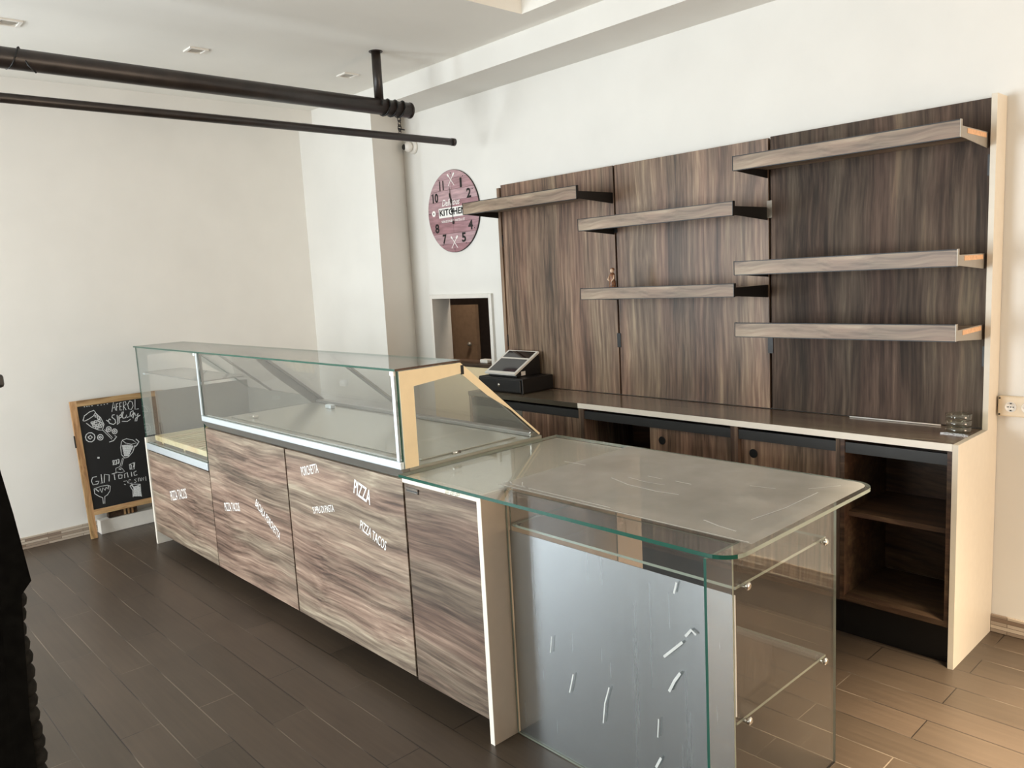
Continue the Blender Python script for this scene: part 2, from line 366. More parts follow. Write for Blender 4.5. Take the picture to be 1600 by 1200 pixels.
def lettering(txt, org, w, h, ang, parent, name='lettering', mat='letter', ydir=-1, label=None, th=0.0012, shear=0.0, bold=0.004):
    """letters on a surface facing -Y; org = lower left corner"""
    vs, fs = text_mesh(txt, w, h, shear, bold); mb = MB(); ca, sa = math.cos(ang), math.sin(ang)
    V = [mb.bm.verts.new((org[0]+u*ca-v*sa, org[1]-th, org[2]+u*sa+v*ca)) for u, v in vs]
    for f in fs:
        try: mb.bm.faces.new([V[i] for i in f])
        except ValueError: pass
    return mb.build(name, mat, parent, label, fix=False)

# ================================================================ the room
XL, XR, YB, YF, ZC = -5.85, 3.2, 3.6, -4.0, 2.93
struct('floor', MB().box((XL-0.2, YF-0.2, -0.1), (XR+0.2, YB+0.15, 0)), 'floor')
# back wall with the serving hatch cut out of it
HX0, HX1, HZ0, HZ1 = -4.715, -4.085, 0.985, 1.452
struct('wall_back', MB().box((XL-0.2, YB, 0), (HX0-0.025, YB+0.15, ZC+0.3)).box((HX1+0.025, YB, 0), (XR+0.2, YB+0.15, ZC+0.3))
       .box((HX0-0.025, YB, 0), (HX1+0.025, YB+0.15, HZ0-0.015)).box((HX0-0.025, YB, HZ1+0.025), (HX1+0.025, YB+0.15, ZC+0.3)), 'wall')
def holed_wall(name, axis, pos, th, a0, a1, holes, z1):
    mb = MB()
    def bx(u0, u1, z0, z1_):
        if axis == 0: mb.box((pos, u0, z0), (pos+th, u1, z1_))
        else: mb.box((u0, pos, z0), (u1, pos+th, z1_))
    u = a0
    for h0, h1, hz0, hz1 in holes:
        bx(u, h0, 0, z1)
        if hz0 > 0: bx(h0, h1, 0, hz0)
        bx(h0, h1, hz1, z1); u = h1
    bx(u, a1, 0, z1)
    struct(name, mb, 'wall')
holed_wall('wall_left', 0, XL-0.2, 0.2, YF-0.2, YB+0.15, [(-3.0, -1.0, 0.45, 2.45)], ZC+0.3)
holed_wall('wall_front', 1, YF-0.2, 0.2, XL, XR, [(-4.5, -2.5, 0.3, 2.45)], ZC+0.3)
holed_wall('wall_right', 0, XR, 0.2, YF-0.2, YB+0.15, [(2.0, 3.4, 0.0, 2.3)], ZC+0.3)
def window(name, axis, pos, u0, u1, z0, z1, n, base=False):
    fr = MB(); gl = MB(); f = 0.05
    def bx(mb, a, b, c, d, t0, t1, mi=0):
        if axis == 0: mb.box((pos+t0, a, c), (pos+t1, b, d), mi)
        else: mb.box((a, pos+t0, c), (b, pos+t1, d), mi)
    bx(fr, u0, u1, z0, z0+f, 0, 0.06); bx(fr, u0, u1, z1-f, z1, 0, 0.06)
    for k in range(n+1):
        u = u0 + (u1-u0-f)*k/n; bx(fr, u, u+f, z0+f, z1-f, 0, 0.06)
    o = struct(name, fr, 'alu_dark')
    for k in range(n):
        a = u0 + (u1-u0-f)*k/n + f; b = u0 + (u1-u0-f)*(k+1)/n
        bx(gl, a, b, z0+f, z1-f, 0.027, 0.033)
    gl.build('pane', 'glass', o)
window('window_1', 0, XL-0.14, -3.0, -1.0, 0.45, 2.45, 2)
window('window_2', 1, YF-0.14, -4.5, -2.5, 0.3, 2.45, 2)
window('door_1', 0, XR+0.08, 2.0, 3.4, 0.0, 2.3, 2)
# ceiling with the raised recess on the right
RX0, RX1, RY0, RY1 = -3.074, 2.2, -1.2, 3.035
mb = MB()
mb.box((XL, YF, ZC), (RX0, YB, ZC+0.3)); mb.box((RX1, YF, ZC), (XR, YB, ZC+0.3))
mb.box((RX0, YF, ZC), (RX1, RY0, ZC+0.3)); mb.box((RX0, RY1, ZC), (RX1, YB, ZC+0.3))
mb.box((RX0, RY0, ZC+0.24), (RX1, RY1, ZC+0.3))
struct('ceiling', mb, 'ceiling')
# column in the far corner, beam along the back wall, shallow beam over the left wall
struct('wall_column', MB().prism([(XL, 3.236), (-4.83, 3.236), (-4.975, 3.6), (XL, 3.6)], 2, 0, ZC), 'wall')
struct('trim_1', MB().box((-4.83, 3.236, 2.797), (XR, YB, ZC)), 'wall')
struct('trim_2', MB().box((XL, YF, 2.835), (-5.632, 3.236, ZC)), 'wall')
struct('baseboard_left', MB().box((XL, YF, 0), (XL+0.012, 3.236, 0.078), bev=0.003), 'base')
struct('baseboard_back', MB().box((-0.998, YB-0.012, 0), (XR, YB, 0.078), bev=0.003), 'base')
# hatch lining and sill
mb = MB()
for a, b in (((HX0-0.03, 3.578, HZ0-0.0), (HX0, 3.75, HZ1+0.03)), ((HX1, 3.578, HZ0), (HX1+0.03, 3.75, HZ1+0.03)), ((HX0, 3.578, HZ1), (HX1, 3.75, HZ1+0.03))):
    mb.box(a, b, bev=0.003)
struct('trim_3', mb, 'white_plastic')
struct('trim_4', MB().box((HX0, 3.585, HZ0-0.02), (HX1, 3.76, HZ0+0.006), bev=0.003), 'wood_dark')
struct('trim_5', MB().box((-4.76, 3.582, 0.0), (-3.86, 3.6, HZ0-0.021), bev=0.003), 'print_cream')  # cream panel added; its pale colour stands in for bright light here
# room behind the hatch
struct('wall_backroom', MB().box((-6.2, 5.3, 0), (-3.2, 5.4, 2.5)).box((-6.3, 3.75, 0), (-6.2, 5.4, 2.5)).box((-3.3, 3.75, 0), (-3.2, 5.3, 2.5)), 'backroom_dark')
struct('wall_backroom_left', MB().box((-5.86, 3.75, 0), (-5.52, 4.36, 2.5)), 'backroom')
struct('ceiling_backroom', MB().box((-6.3, 3.75, 2.5), (-3.2, 5.4, 2.6)), 'backroom')
struct('floor_backroom', MB().box((-6.3, 3.75, -0.1), (-3.2, 5.4, 0.0)), 'backroom_dark')
t = thing('interior_door', 'plain brown door standing ajar in the dark room behind the hatch', 'door', (-5.4, 4.4, 0))
MB().prism([(-5.62, 4.38), (-5.245, 4.44), (-5.25, 4.48), (-5.62, 4.42)], 2, 0.0, 1.36).build('door_leaf', 'brown_door', t)
MB().ball((-5.30, 4.40, 1.02), 0.02, sub=2).build('door_knob', 'alu_dark', t)
# recessed ceiling downlights
spots = [((-4.537, 1.015), 'square recessed ceiling downlight, the one nearest the left edge above the big pipe'),
         ((-4.532, 1.917), 'square recessed ceiling downlight, the middle one of the row above the black pipe'),
         ((-4.573, 2.913), 'square recessed ceiling downlight, the farthest, beside the black hanging post')]
for (x, y), lab in spots:
    t = thing('ceiling_downlight', lab, 'ceiling light', (x, y, ZC), 'recessed downlights in the white ceiling')
    mb = MB(); s = 0.052
    for a, b in (((-s, -s), (s, -s+0.014)), ((-s, s-0.014), (s, s)), ((-s, -s+0.014), (-s+0.014, s-0.014)), ((s-0.014, -s+0.014), (s, s-0.014))):
        mb.box((x+a[0], y+a[1], ZC-0.008), (x+b[0], y+b[1], ZC))
    mb.build('trim_ring', 'white_plastic', t)
    MB().lathe([(0.034, -0.004), (0.022, -0.001), (0.004, -0.0008)], (x, y, ZC), 20).build('lamp_lens', 'bracket_grey', t)

# ================================================================ pipes under the ceiling
PX = -4.033
t = thing('ceiling_pipe', 'thick black pipe hanging from a ceiling post, upper of the two pipes', 'pipe', (PX, 2.77, ZC))
MB().tube([(PX, -3.95, 2.637), (PX, 0.0, 2.636), (PX, 1.4, 2.628), (PX, 2.985, 2.617)], 0.045, 24).build('pipe', 'pipe', t)
MB().tube([(PX, 2.983, 2.617), (PX, 2.993, 2.617)], 0.047, 24).build('end_cap', 'pipe', t)
MB().tube([(PX, 2.772, ZC), (PX, 2.772, 2.65)], 0.027, 18).lathe([(0.04, -0.004), (0.04, 0)], (PX, 2.772, ZC), 20).build('post', 'pipe', t)
MB().tube([(PX, -2.6, ZC), (PX, -2.6, 2.65)], 0.027, 18).build('post', 'pipe', t)
def coil(y0, y1, turns, r=0.047, z=2.618, tail=None, wr=0.0035):
    pts = []
    N = int(turns*14)
    for i in range(N+1):
        a = i/14*2*math.pi; f = i/N
        pts.append((PX+r*math.cos(a), y0+(y1-y0)*f, z+r*math.sin(a)))
    if tail: pts += tail
    return MB().tube(pts, wr, 8)
coil(2.76, 2.95, 3.6, 0.048, 2.618, wr=0.005).build('wire_wrap', 'black', t, 'black wire wound round the free end of the pipe')
coil(0.80, 0.925, 1.25, 0.048, 2.635, [(PX+0.05, 0.945, 2.60), (PX+0.04, 0.975, 2.573)]).build('wire_wrap', 'black', t, 'loose black wire with a hanging tail near the left edge')
t = thing('hanging_pipe', 'thin black pipe hung by a chain below the thick ceiling pipe', 'pipe', (PX, 2.9, 2.46))
MB().tube([(PX, -3.95, 2.463), (PX, 0.9, 2.463), (PX, 3.3, 2.455)], 0.0215, 18).build('pipe', 'pipe', t)
MB().tube([(PX, 3.3, 2.455), (PX, 3.325, 2.455)], 0.0235, 18).build('end_cap', 'pipe', t)
mb = MB()
for k in range(4):
    zc = 2.562-k*0.027; pts = []
    for q in range(12):
        a = q*math.pi/6; u = 0.011*math.cos(a); v = 0.019*math.sin(a)
        pts.append((PX+(u if k % 2 else 0), 2.905+(0 if k % 2 else u), zc+v))
    mb.tube(pts, 0.003, 8, closed=True)
mb.tube([(PX, 2.895, 2.505), (PX, 2.94, 2.50)], 0.004, 8)
mb.build('chain', 'black', t, 'short steel chain with a bolt')

# ================================================================ chalkboard by the left wall
t = thing('chalkboard_sign', 'oak framed chalkboard with cocktail drawings leaning on the left wall', 'chalkboard', (-5.69, 1.36, 0))
LEAN = math.atan2(0.11, 0.922)
ax_v = Vector((-math.sin(LEAN), 0, math.cos(LEAN))); ax_n = Vector((math.cos(LEAN), 0, math.sin(LEAN)))
BO = Vector((-5.69, 1.36, 0))
def bp_(u, v, k=0.0): return BO + Vector((0, 1, 0))*u + ax_v*v + ax_n*k
def bbox(mb, u0, u1, v0, v1, k0, k1, mi=0):
    c = [bp_(u, v, k) for k in (k0, k1) for u, v in ((u0, v0), (u1, v0), (u1, v1), (u0, v1))]
    V = [mb.bm.verts.new(p) for p in c]
    for f in ((3,2,1,0),(4,5,6,7),(0,1,5,4),(1,2,6,5),(2,3,7,6),(3,0,4,7)): mb.bm.faces.new([V[i] for i in f]).material_index = mi
    return mb
BW = 0.60
bbox(MB(), 0.0, 0.04, 0.003, 0.929, -0.02, 0.0).build('leg', 'frame_oak', t)
bbox(MB(), BW-0.04, BW, 0.003, 0.929, -0.02, 0.0).build('leg', 'frame_oak', t)
bbox(MB(), 0.04, BW-0.04, 0.889, 0.929, -0.02, 0.0).build('top_rail', 'frame_oak_h', t)
bbox(MB(), 0.04, BW-0.04, 0.155, 0.192, -0.02, 0.0).build('bottom_rail', 'frame_oak_h', t)
board = bbox(MB(), 0.035, BW-0.035, 0.187, 0.894, -0.014, -0.006).build('board', 'chalkboard', t)
CHALK = [["dotted_line",0.004,[[0.082,0.883],[0.089,0.883]]],["dotted_line",0.004,[[0.097,0.883],[0.105,0.883]]],["dotted_line",0.004,[[0.111,0.883],[0.118,0.883]]],["dotted_line",0.004,[[0.128,0.883],[0.136,0.883]]],["dotted_line",0.004,[[0.164,0.881],[0.172,0.881]]],["dotted_line",0.004,[[0.185,0.88],[0.193,0.88]]],["dotted_line",0.004,[[0.205,0.881],[0.212,0.881]]],["dotted_line",0.004,[[0.224,0.882],[0.232,0.882]]],["chalk_word",0.004,[[0.248,0.824],[0.268,0.889],[0.274,0.83]]],["chalk_word",0.004,[[0.255,0.848],[0.273,0.851]]],["chalk_word",0.004,[[0.279,0.827],[0.284,0.875]]],["chalk_word",0.004,[[0.284,0.873],[0.297,0.875]]],["chalk_word",0.004,[[0.282,0.854],[0.292,0.854]]],["chalk_word",0.004,[[0.306,0.877],[0.301,0.827],[0.315,0.827]]],["chalk_word",0.004,[[0.306,0.877],[0.319,0.877]]],["chalk_word",0.004,[[0.303,0.852],[0.315,0.852]]],["chalk_word",0.004,[[0.323,0.822],[0.33,0.879],[0.345,0.881],[0.346,0.861],[0.328,0.852],[0.341,0.821]]],["chalk_word",0.004,[[0.372,0.881],[0.356,0.86],[0.357,0.828],[0.374,0.82],[0.389,0.843],[0.387,0.871],[0.372,0.881]]],["chalk_word",0.004,[[0.408,0.886],[0.398,0.818],[0.422,0.818]]],["script_word",0.005,[[0.263,0.802],[0.248,0.801],[0.243,0.788],[0.261,0.766],[0.261,0.746],[0.246,0.737],[0.222,0.749],[0.217,0.769],[0.227,0.779],[0.233,0.77]]],["script_word",0.004,[[0.205,0.775],[0.215,0.762]]],["script_word",0.005,[[0.278,0.798],[0.277,0.763],[0.27,0.731],[0.284,0.742],[0.289,0.788],[0.302,0.798],[0.304,0.778],[0.287,0.773]]],["script_word",0.005,[[0.3,0.787],[0.313,0.812],[0.322,0.814],[0.309,0.785],[0.312,0.769],[0.33,0.77],[0.337,0.789],[0.339,0.769],[0.353,0.774]]],["script_word",0.005,[[0.358,0.773],[0.366,0.803],[0.384,0.812],[0.383,0.793],[0.368,0.776],[0.376,0.759],[0.389,0.796]]],["script_word",0.005,[[0.391,0.796],[0.397,0.771],[0.414,0.788],[0.397,0.736],[0.386,0.737],[0.393,0.756],[0.427,0.774]]],["script_word",0.004,[[0.302,0.749],[0.337,0.743],[0.359,0.755]]],["drawn_goblet",0.004,[[0.063,0.792],[0.076,0.823],[0.11,0.844],[0.139,0.851],[0.147,0.836],[0.13,0.814],[0.1,0.798],[0.075,0.789],[0.063,0.792]]],["drawn_goblet",0.004,[[0.144,0.835],[0.173,0.796],[0.187,0.747],[0.171,0.71],[0.147,0.716],[0.109,0.741],[0.081,0.773]]],["drawn_goblet",0.003,[[0.173,0.711],[0.221,0.639]]],["drawn_goblet",0.003,[[0.184,0.713],[0.227,0.648]]],["drawn_goblet",0.005,[[0.202,0.623],[0.23,0.628],[0.253,0.651],[0.242,0.661]]],["drawn_goblet",0.006,[[0.11,0.776],[0.125,0.776],[0.124,0.763],[0.111,0.764],[0.11,0.776]]],["drawn_goblet",0.006,[[0.131,0.78],[0.146,0.78],[0.146,0.767],[0.132,0.768],[0.131,0.78]]],["drawn_goblet",0.006,[[0.153,0.784],[0.168,0.784],[0.167,0.771],[0.154,0.772],[0.153,0.784]]],["drawn_goblet",0.006,[[0.16,0.764],[0.175,0.764],[0.175,0.751],[0.161,0.751],[0.16,0.764]]],["drawn_goblet",0.006,[[0.138,0.756],[0.153,0.756],[0.153,0.743],[0.139,0.744],[0.138,0.756]]],["drawn_goblet",0.006,[[0.117,0.756],[0.132,0.756],[0.132,0.743],[0.118,0.743],[0.117,0.756]]],["drawn_goblet",0.006,[[0.154,0.742],[0.168,0.742],[0.168,0.729],[0.154,0.73],[0.154,0.742]]],["drawn_goblet",0.006,[[0.132,0.738],[0.147,0.738],[0.147,0.725],[0.133,0.726],[0.132,0.738]]],["drawn_goblet",0.006,[[0.152,0.803],[0.167,0.803],[0.167,0.79],[0.153,0.791],[0.152,0.803]]],["drawn_goblet",0.006,[[0.14,0.817],[0.155,0.817],[0.155,0.804],[0.141,0.805],[0.14,0.817]]],["drawn_goblet",0.006,[[0.166,0.751],[0.18,0.751],[0.18,0.738],[0.166,0.739],[0.166,0.751]]],["drawn_goblet",0.006,[[0.116,0.767],[0.13,0.767],[0.13,0.754],[0.116,0.755],[0.116,0.767]]],["drawn_fruit",0.005,[[0.119,0.671],[0.111,0.653],[0.095,0.644],[0.078,0.648],[0.065,0.662],[0.062,0.681],[0.07,0.698],[0.086,0.707],[0.104,0.704],[0.117,0.69],[0.12,0.671]]],["drawn_fruit",0.006,[[0.077,0.678],[0.093,0.688],[0.104,0.674],[0.089,0.663],[0.077,0.678]]],["drawn_fruit",0.005,[[0.169,0.662],[0.164,0.651],[0.154,0.646],[0.144,0.648],[0.136,0.656],[0.135,0.668],[0.14,0.678],[0.149,0.684],[0.16,0.682],[0.167,0.674],[0.169,0.662]]],["drawn_fruit",0.006,[[0.143,0.666],[0.153,0.672],[0.16,0.664],[0.151,0.657],[0.143,0.666]]],["drawn_fruit",0.005,[[0.227,0.708],[0.223,0.698],[0.214,0.693],[0.204,0.695],[0.197,0.702],[0.196,0.713],[0.2,0.722],[0.209,0.727],[0.219,0.726],[0.226,0.718],[0.227,0.708]]],["drawn_fruit",0.006,[[0.204,0.712],[0.212,0.717],[0.218,0.709],[0.21,0.703],[0.204,0.712]]],["drawn_fruit",0.005,[[0.262,0.686],[0.257,0.677],[0.248,0.672],[0.239,0.674],[0.232,0.681],[0.23,0.692],[0.235,0.701],[0.243,0.706],[0.253,0.704],[0.26,0.697],[0.262,0.686]]],["drawn_fruit",0.006,[[0.238,0.69],[0.247,0.696],[0.253,0.688],[0.245,0.682],[0.238,0.69]]],["drawn_wine_glass",0.004,[[0.284,0.62],[0.313,0.626],[0.354,0.609],[0.373,0.586],[0.339,0.582],[0.304,0.597],[0.284,0.62]]],["drawn_wine_glass",0.006,[[0.373,0.613],[0.39,0.591],[0.37,0.567],[0.35,0.559]]],["drawn_wine_glass",0.004,[[0.28,0.615],[0.268,0.574],[0.266,0.524],[0.282,0.497],[0.308,0.5],[0.34,0.529],[0.361,0.572]]],["drawn_wine_glass",0.013,[[0.278,0.58],[0.313,0.577],[0.347,0.563]]],["drawn_wine_glass",0.013,[[0.279,0.564],[0.31,0.561],[0.339,0.55]]],["drawn_wine_glass",0.013,[[0.279,0.549],[0.308,0.545],[0.33,0.537]]],["drawn_wine_glass",0.013,[[0.28,0.533],[0.305,0.53],[0.321,0.523]]],["drawn_wine_glass",0.013,[[0.281,0.517],[0.303,0.514],[0.313,0.51]]],["drawn_wine_glass",0.003,[[0.269,0.499],[0.244,0.446]]],["drawn_wine_glass",0.003,[[0.275,0.496],[0.255,0.444]]],["drawn_wine_glass",0.003,[[0.217,0.439],[0.241,0.445],[0.255,0.431],[0.269,0.405],[0.243,0.402],[0.213,0.414],[0.217,0.439]]],["drawn_wine_glass",0.006,[[0.235,0.431],[0.25,0.424]]],["drawn_ice",0.006,[[0.206,0.495],[0.214,0.491],[0.207,0.465],[0.201,0.468]]],["drawn_ice",0.006,[[0.221,0.494],[0.229,0.49],[0.223,0.463],[0.216,0.467]]],["drawn_ice",0.006,[[0.237,0.497],[0.245,0.493],[0.239,0.467],[0.233,0.47]]],["drawn_ice",0.006,[[0.309,0.444],[0.317,0.44],[0.311,0.413],[0.304,0.417]]],["drawn_ice",0.006,[[0.329,0.453],[0.337,0.449],[0.33,0.422],[0.324,0.426]]],["drawn_ice",0.003,[[0.203,0.493],[0.245,0.495],[0.246,0.476],[0.205,0.463],[0.203,0.493]]],["drawn_ice",0.003,[[0.305,0.447],[0.343,0.456],[0.334,0.411],[0.304,0.413],[0.305,0.447]]],["gin_word",0.0045,[[0.092,0.408],[0.066,0.408],[0.055,0.385],[0.062,0.358],[0.091,0.358],[0.101,0.375],[0.08,0.377]]],["gin_word",0.0045,[[0.12,0.417],[0.118,0.359]]],["gin_word",0.0045,[[0.131,0.358],[0.141,0.413],[0.169,0.403],[0.162,0.36]]],["gin_word",0.003,[[0.108,0.359],[0.125,0.358]]],["gin_word",0.0045,[[0.186,0.405],[0.218,0.409]]],["gin_word",0.0045,[[0.2,0.406],[0.2,0.362]]],["gin_word",0.0045,[[0.226,0.391],[0.25,0.385],[0.245,0.365],[0.226,0.365],[0.226,0.391]]],["gin_word",0.0045,[[0.263,0.361],[0.265,0.389],[0.284,0.395],[0.285,0.361]]],["gin_word",0.0045,[[0.31,0.394],[0.309,0.362]]],["gin_word",0.0045,[[0.344,0.394],[0.325,0.387],[0.327,0.365],[0.346,0.367]]],["small_word",0.003,[[0.252,0.34],[0.274,0.34],[0.279,0.321]]],["small_word",0.004,[[0.253,0.321],[0.262,0.314]]],["small_word",0.003,[[0.283,0.323],[0.288,0.345],[0.3,0.34]]],["small_word",0.003,[[0.288,0.317],[0.306,0.317]]],["small_word",0.0035,[[0.336,0.341],[0.323,0.337],[0.333,0.322],[0.324,0.314],[0.317,0.319]]],["small_word",0.0035,[[0.347,0.319],[0.349,0.343],[0.36,0.34],[0.359,0.319]]],["small_word",0.0035,[[0.365,0.318],[0.371,0.342],[0.38,0.319],[0.385,0.341]]],["small_word",0.0035,[[0.398,0.343],[0.396,0.315]]],["drawn_coupe",0.0035,[[0.064,0.331],[0.063,0.298],[0.088,0.273],[0.107,0.26],[0.105,0.219]]],["drawn_coupe",0.0035,[[0.165,0.327],[0.158,0.295],[0.138,0.272],[0.121,0.265],[0.114,0.218]]],["drawn_coupe",0.003,[[0.064,0.331],[0.109,0.338],[0.147,0.337],[0.165,0.327]]],["drawn_coupe",0.006,[[0.073,0.327],[0.089,0.306],[0.099,0.325],[0.107,0.296],[0.118,0.325],[0.129,0.306],[0.138,0.325],[0.149,0.31],[0.154,0.332]]],["drawn_tumbler",0.004,[[0.288,0.3],[0.301,0.31],[0.356,0.298],[0.351,0.251],[0.351,0.212]]],["drawn_tumbler",0.004,[[0.288,0.3],[0.301,0.267],[0.296,0.221]]],["drawn_tumbler",0.011,[[0.307,0.283],[0.351,0.277]]],["drawn_tumbler",0.011,[[0.306,0.272],[0.351,0.266]]],["drawn_tumbler",0.011,[[0.304,0.262],[0.35,0.255]]],["drawn_tumbler",0.011,[[0.303,0.251],[0.35,0.244]]],["drawn_tumbler",0.011,[[0.301,0.241],[0.349,0.233]]],["drawn_tumbler",0.011,[[0.299,0.231],[0.349,0.221]]],["drawn_tumbler",0.008,[[0.297,0.307],[0.31,0.287],[0.338,0.289],[0.352,0.295]]],["smudge",0.01,[[0.114,0.532],[0.127,0.529]]]]
for kd, wd, pts in CHALK:
    if kd in ('dotted_line', 'drawn_ice'):
        MB().ribbon([bp_(u, v, -0.005) for u, v in pts], wd*1.15, ax_n, 0.0003).build('chalk_dash' if kd == 'dotted_line' else 'drawn_ice_cube', 'chalk', board)
for nm in dict.fromkeys(k for k, _, _ in CHALK):
    if nm in ('dotted_line', 'drawn_ice'): continue
    mb = MB()
    for kd, wd, pts in CHALK:
        if kd == nm: mb.ribbon([bp_(min(u, BW-0.045), v, -0.005) for u, v in pts], wd*1.15, ax_n, 0.0003)
    mb.build(nm, 'chalk', board)
bbox(MB(), 0.0-0.006, 0.0, 0.62, 0.70, -0.016, -0.002).build('hinge', 'black', t)
# rear frame of the sandwich board, folded back against the wall
t.location = t.location
for u in (0.02, BW-0.06):
    MB().prism([(-5.842, 0.86), (-5.827, 0.86), (-5.795, 0.0955), (-5.81, 0.0955)], 1, BO.y+u, BO.y+u+0.035).build('rear_leg', 'frame_oak', t)
tag(MB().box((-5.835, 1.44, 0.0), (-5.755, 2.6, 0.095), bev=0.003).build('skirting_box', 'white_plastic'),
    'white boxed ledge along the floor behind the chalkboard', 'ledge')
t = thing('wooden_block', 'dark brown wooden block on the white ledge under the chalkboard', 'block', (-5.79, 1.6, 0.096))
MB().box((-5.815, 1.50, 0.0955), (-5.77, 1.69, 0.15), bev=0.006).build('block', 'wood_dark', t)
mb = MB()
for y in (1.60, 1.625, 1.65): mb.box((-5.770, y, 0.10), (-5.766, y+0.012, 0.148))
mb.build('slats', 'frame_oak', t, 'pale slats on the block')

# ================================================================ left-hand display counter
Y0 = 1.632                                     # front plane of the counter
GT = ['glass_case', 'glass_edge']
def pane(a, b, mats=GT, edge_axes=(0, 1, 2), thin=None, parent=None, name='glass_pane', label=None):
    """box of sheet glass: the two big faces clear, the rim green"""
    mb = MB(); mb.box(a, b); th = [abs(b[i]-a[i]) for i in range(3)]; k = th.index(min(th)) if thin is None else thin
    mb.bm.normal_update()
    for f in mb.bm.faces: f.material_index = 0 if abs(f.normal[k]) > 0.5 else (1 if f.normal.y < -0.5 or len(mats) < 3 else 2)
    return mb.build(name, mats, parent, label)
def poly_pane(poly, axis, a, b, parent, name, mats=GT, label=None):
    return MB().prism(poly, axis, a, b, 0, 1).build(name, mats, parent, label)
XA, XB, XC, XD = -5.24, -4.25, -2.39, -1.945
# --- small low case at the far left end
t = thing('pastry_case', 'low end section of the counter with a tall glass front and slatted tray', 'display case', (-4.75, 1.9, 0))
MB().box((XA, Y0-0.006, 0), (XA+0.02, 2.42, 0.70), bev=0.002).build('end_panel', 'edge_white', t)
fp = MB().box((XA+0.024, Y0, 0.085), (XB-0.004, Y0+0.018, 0.618), bev=0.0015).build('front_panel', 'front_h', t)
lettering('PIZZA TACOS', (-4.889, Y0, 0.345), 0.275, 0.060, math.atan2(0.066, 0.28), fp, label='white PIZZA TACOS lettering')
MB().box((XA+0.02, Y0+0.02, 0.085), (XB-0.002, 2.38, 0.62)).build('cabinet_body', 'grey_panel', t)
MB().box((XA+0.02, 1.86, 0.0), (XB-0.002, 2.3, 0.084)).build('plinth', 'black', t)
MB().box((XA+0.02, Y0-0.006, 0.626), (XB-0.004, Y0+0.03, 0.668), bev=0.004).build('bottom_rail', 'alu', t)
MB().box((XA+0.02, Y0+0.031, 0.622), (XB-0.004, 2.38, 0.662)).build('case_floor', 'steel', t)
pane((XA+0.005, Y0, 0.669), (XB-0.005, Y0+0.007, 1.273), parent=t, name='front_glass')
END = [(Y0+0.008, 0.71), (Y0+0.008, 1.272), (1.93, 1.272), (2.345, 0.92), (2.345, 0.71)]
poly_pane(END, 0, XA, XA+0.006, t, 'end_glass')
def frame_strips(x0, x1, zb, parent, mat, ws=0.055, wd=0.022, zt=1.272, wd2=0.03):
    """printed band along the front, top and slanting edge of an end glass"""
    mb = MB()
    mb.prism([(Y0+0.008, zb), (Y0+0.008, zt), (Y0+0.008+ws, zt-0.0), (Y0+0.008+ws, zb)], 0, x0, x1)
    mb.prism([(Y0+0.008+ws, zt), (1.93, zt), (1.93, zt-0.042), (Y0+0.008+ws, zt-ws)], 0, x0, x1)
    dy, dz = 2.345-1.93, 0.92-zt; L = math.hypot(dy, dz); ny, nz = dz/L, -dy/L
    D = lambda f, k: (1.93+dy*f+ny*k, zt+dz*f+nz*k)
    mb.prism([(1.93, zt), D(0.36, 0), D(0.36, wd2), (1.93, zt-0.042)], 0, x0, x1)
    mb.prism([D(0.36, 0), D(1, 0), D(1, wd), D(0.62, wd), D(0.36, wd2)], 0, x0, x1)
    return mb.build('glass_border', mat, parent)
frame_strips(XA+0.0065, XA+0.0085, 0.71, t, 'print_grey')
MB().box((XA+0.007, 1.72, 0.664), (XA+0.02, 2.33, 0.985)).build('side_liner', 'grey_panel', t)
MB().box((XA+0.021, 2.33, 0.664), (XB-0.004, 2.345, 0.93)).build('rear_liner', 'grey_panel', t)
poly_pane([(1.936, 1.268), (2.345, 0.925), (2.34, 0.919), (1.931, 1.262)], 0, XA+0.02, XB-0.01, t, 'rear_glass', mats=['glass_edge', 'glass_case'])
sh = pane((XA+0.03, 1.66, 1.112), (XB-0.03, 1.90, 1.118), mats=['glass_case', 'alu_dark'], parent=t, name='glass_shelf')
for x in (XA+0.02, XB-0.06): MB().box((x, 1.655, 1.100), (x+0.04, 1.70, 1.111), bev=0.002).build('shelf_clip', 'alu', sh)
MB().box((-4.90, 1.93, 1.255), (-4.88, 1.95, 1.27)).tube([(-4.885, 1.94, 1.262), (-4.885, 2.34, 0.928)], 0.008, 8).build('rear_mullion', 'alu_dark', t)
# slatted wooden tray in it
t = thing('slatted_tray', 'pale pine slatted tray lying inside the low end case', 'tray', (-4.7, 1.8, 0.665))
mb = MB()
for i in range(13):
    x = -5.12+i*0.064; mb.box((x, 1.675, 0.705), (x+0.040, 2.26, 0.722), bev=0.002)
mb.build('slats', 'pine', t)
MB().box((-5.13, 1.655, 0.690), (-4.29, 1.674, 0.722), bev=0.002).build('front_rail', 'pine', t)
for x in (-5.12, -4.76, -4.34): MB().box((x, 1.69, 0.6625), (x+0.03, 2.25, 0.704)).build('bearer', 'pine', t)

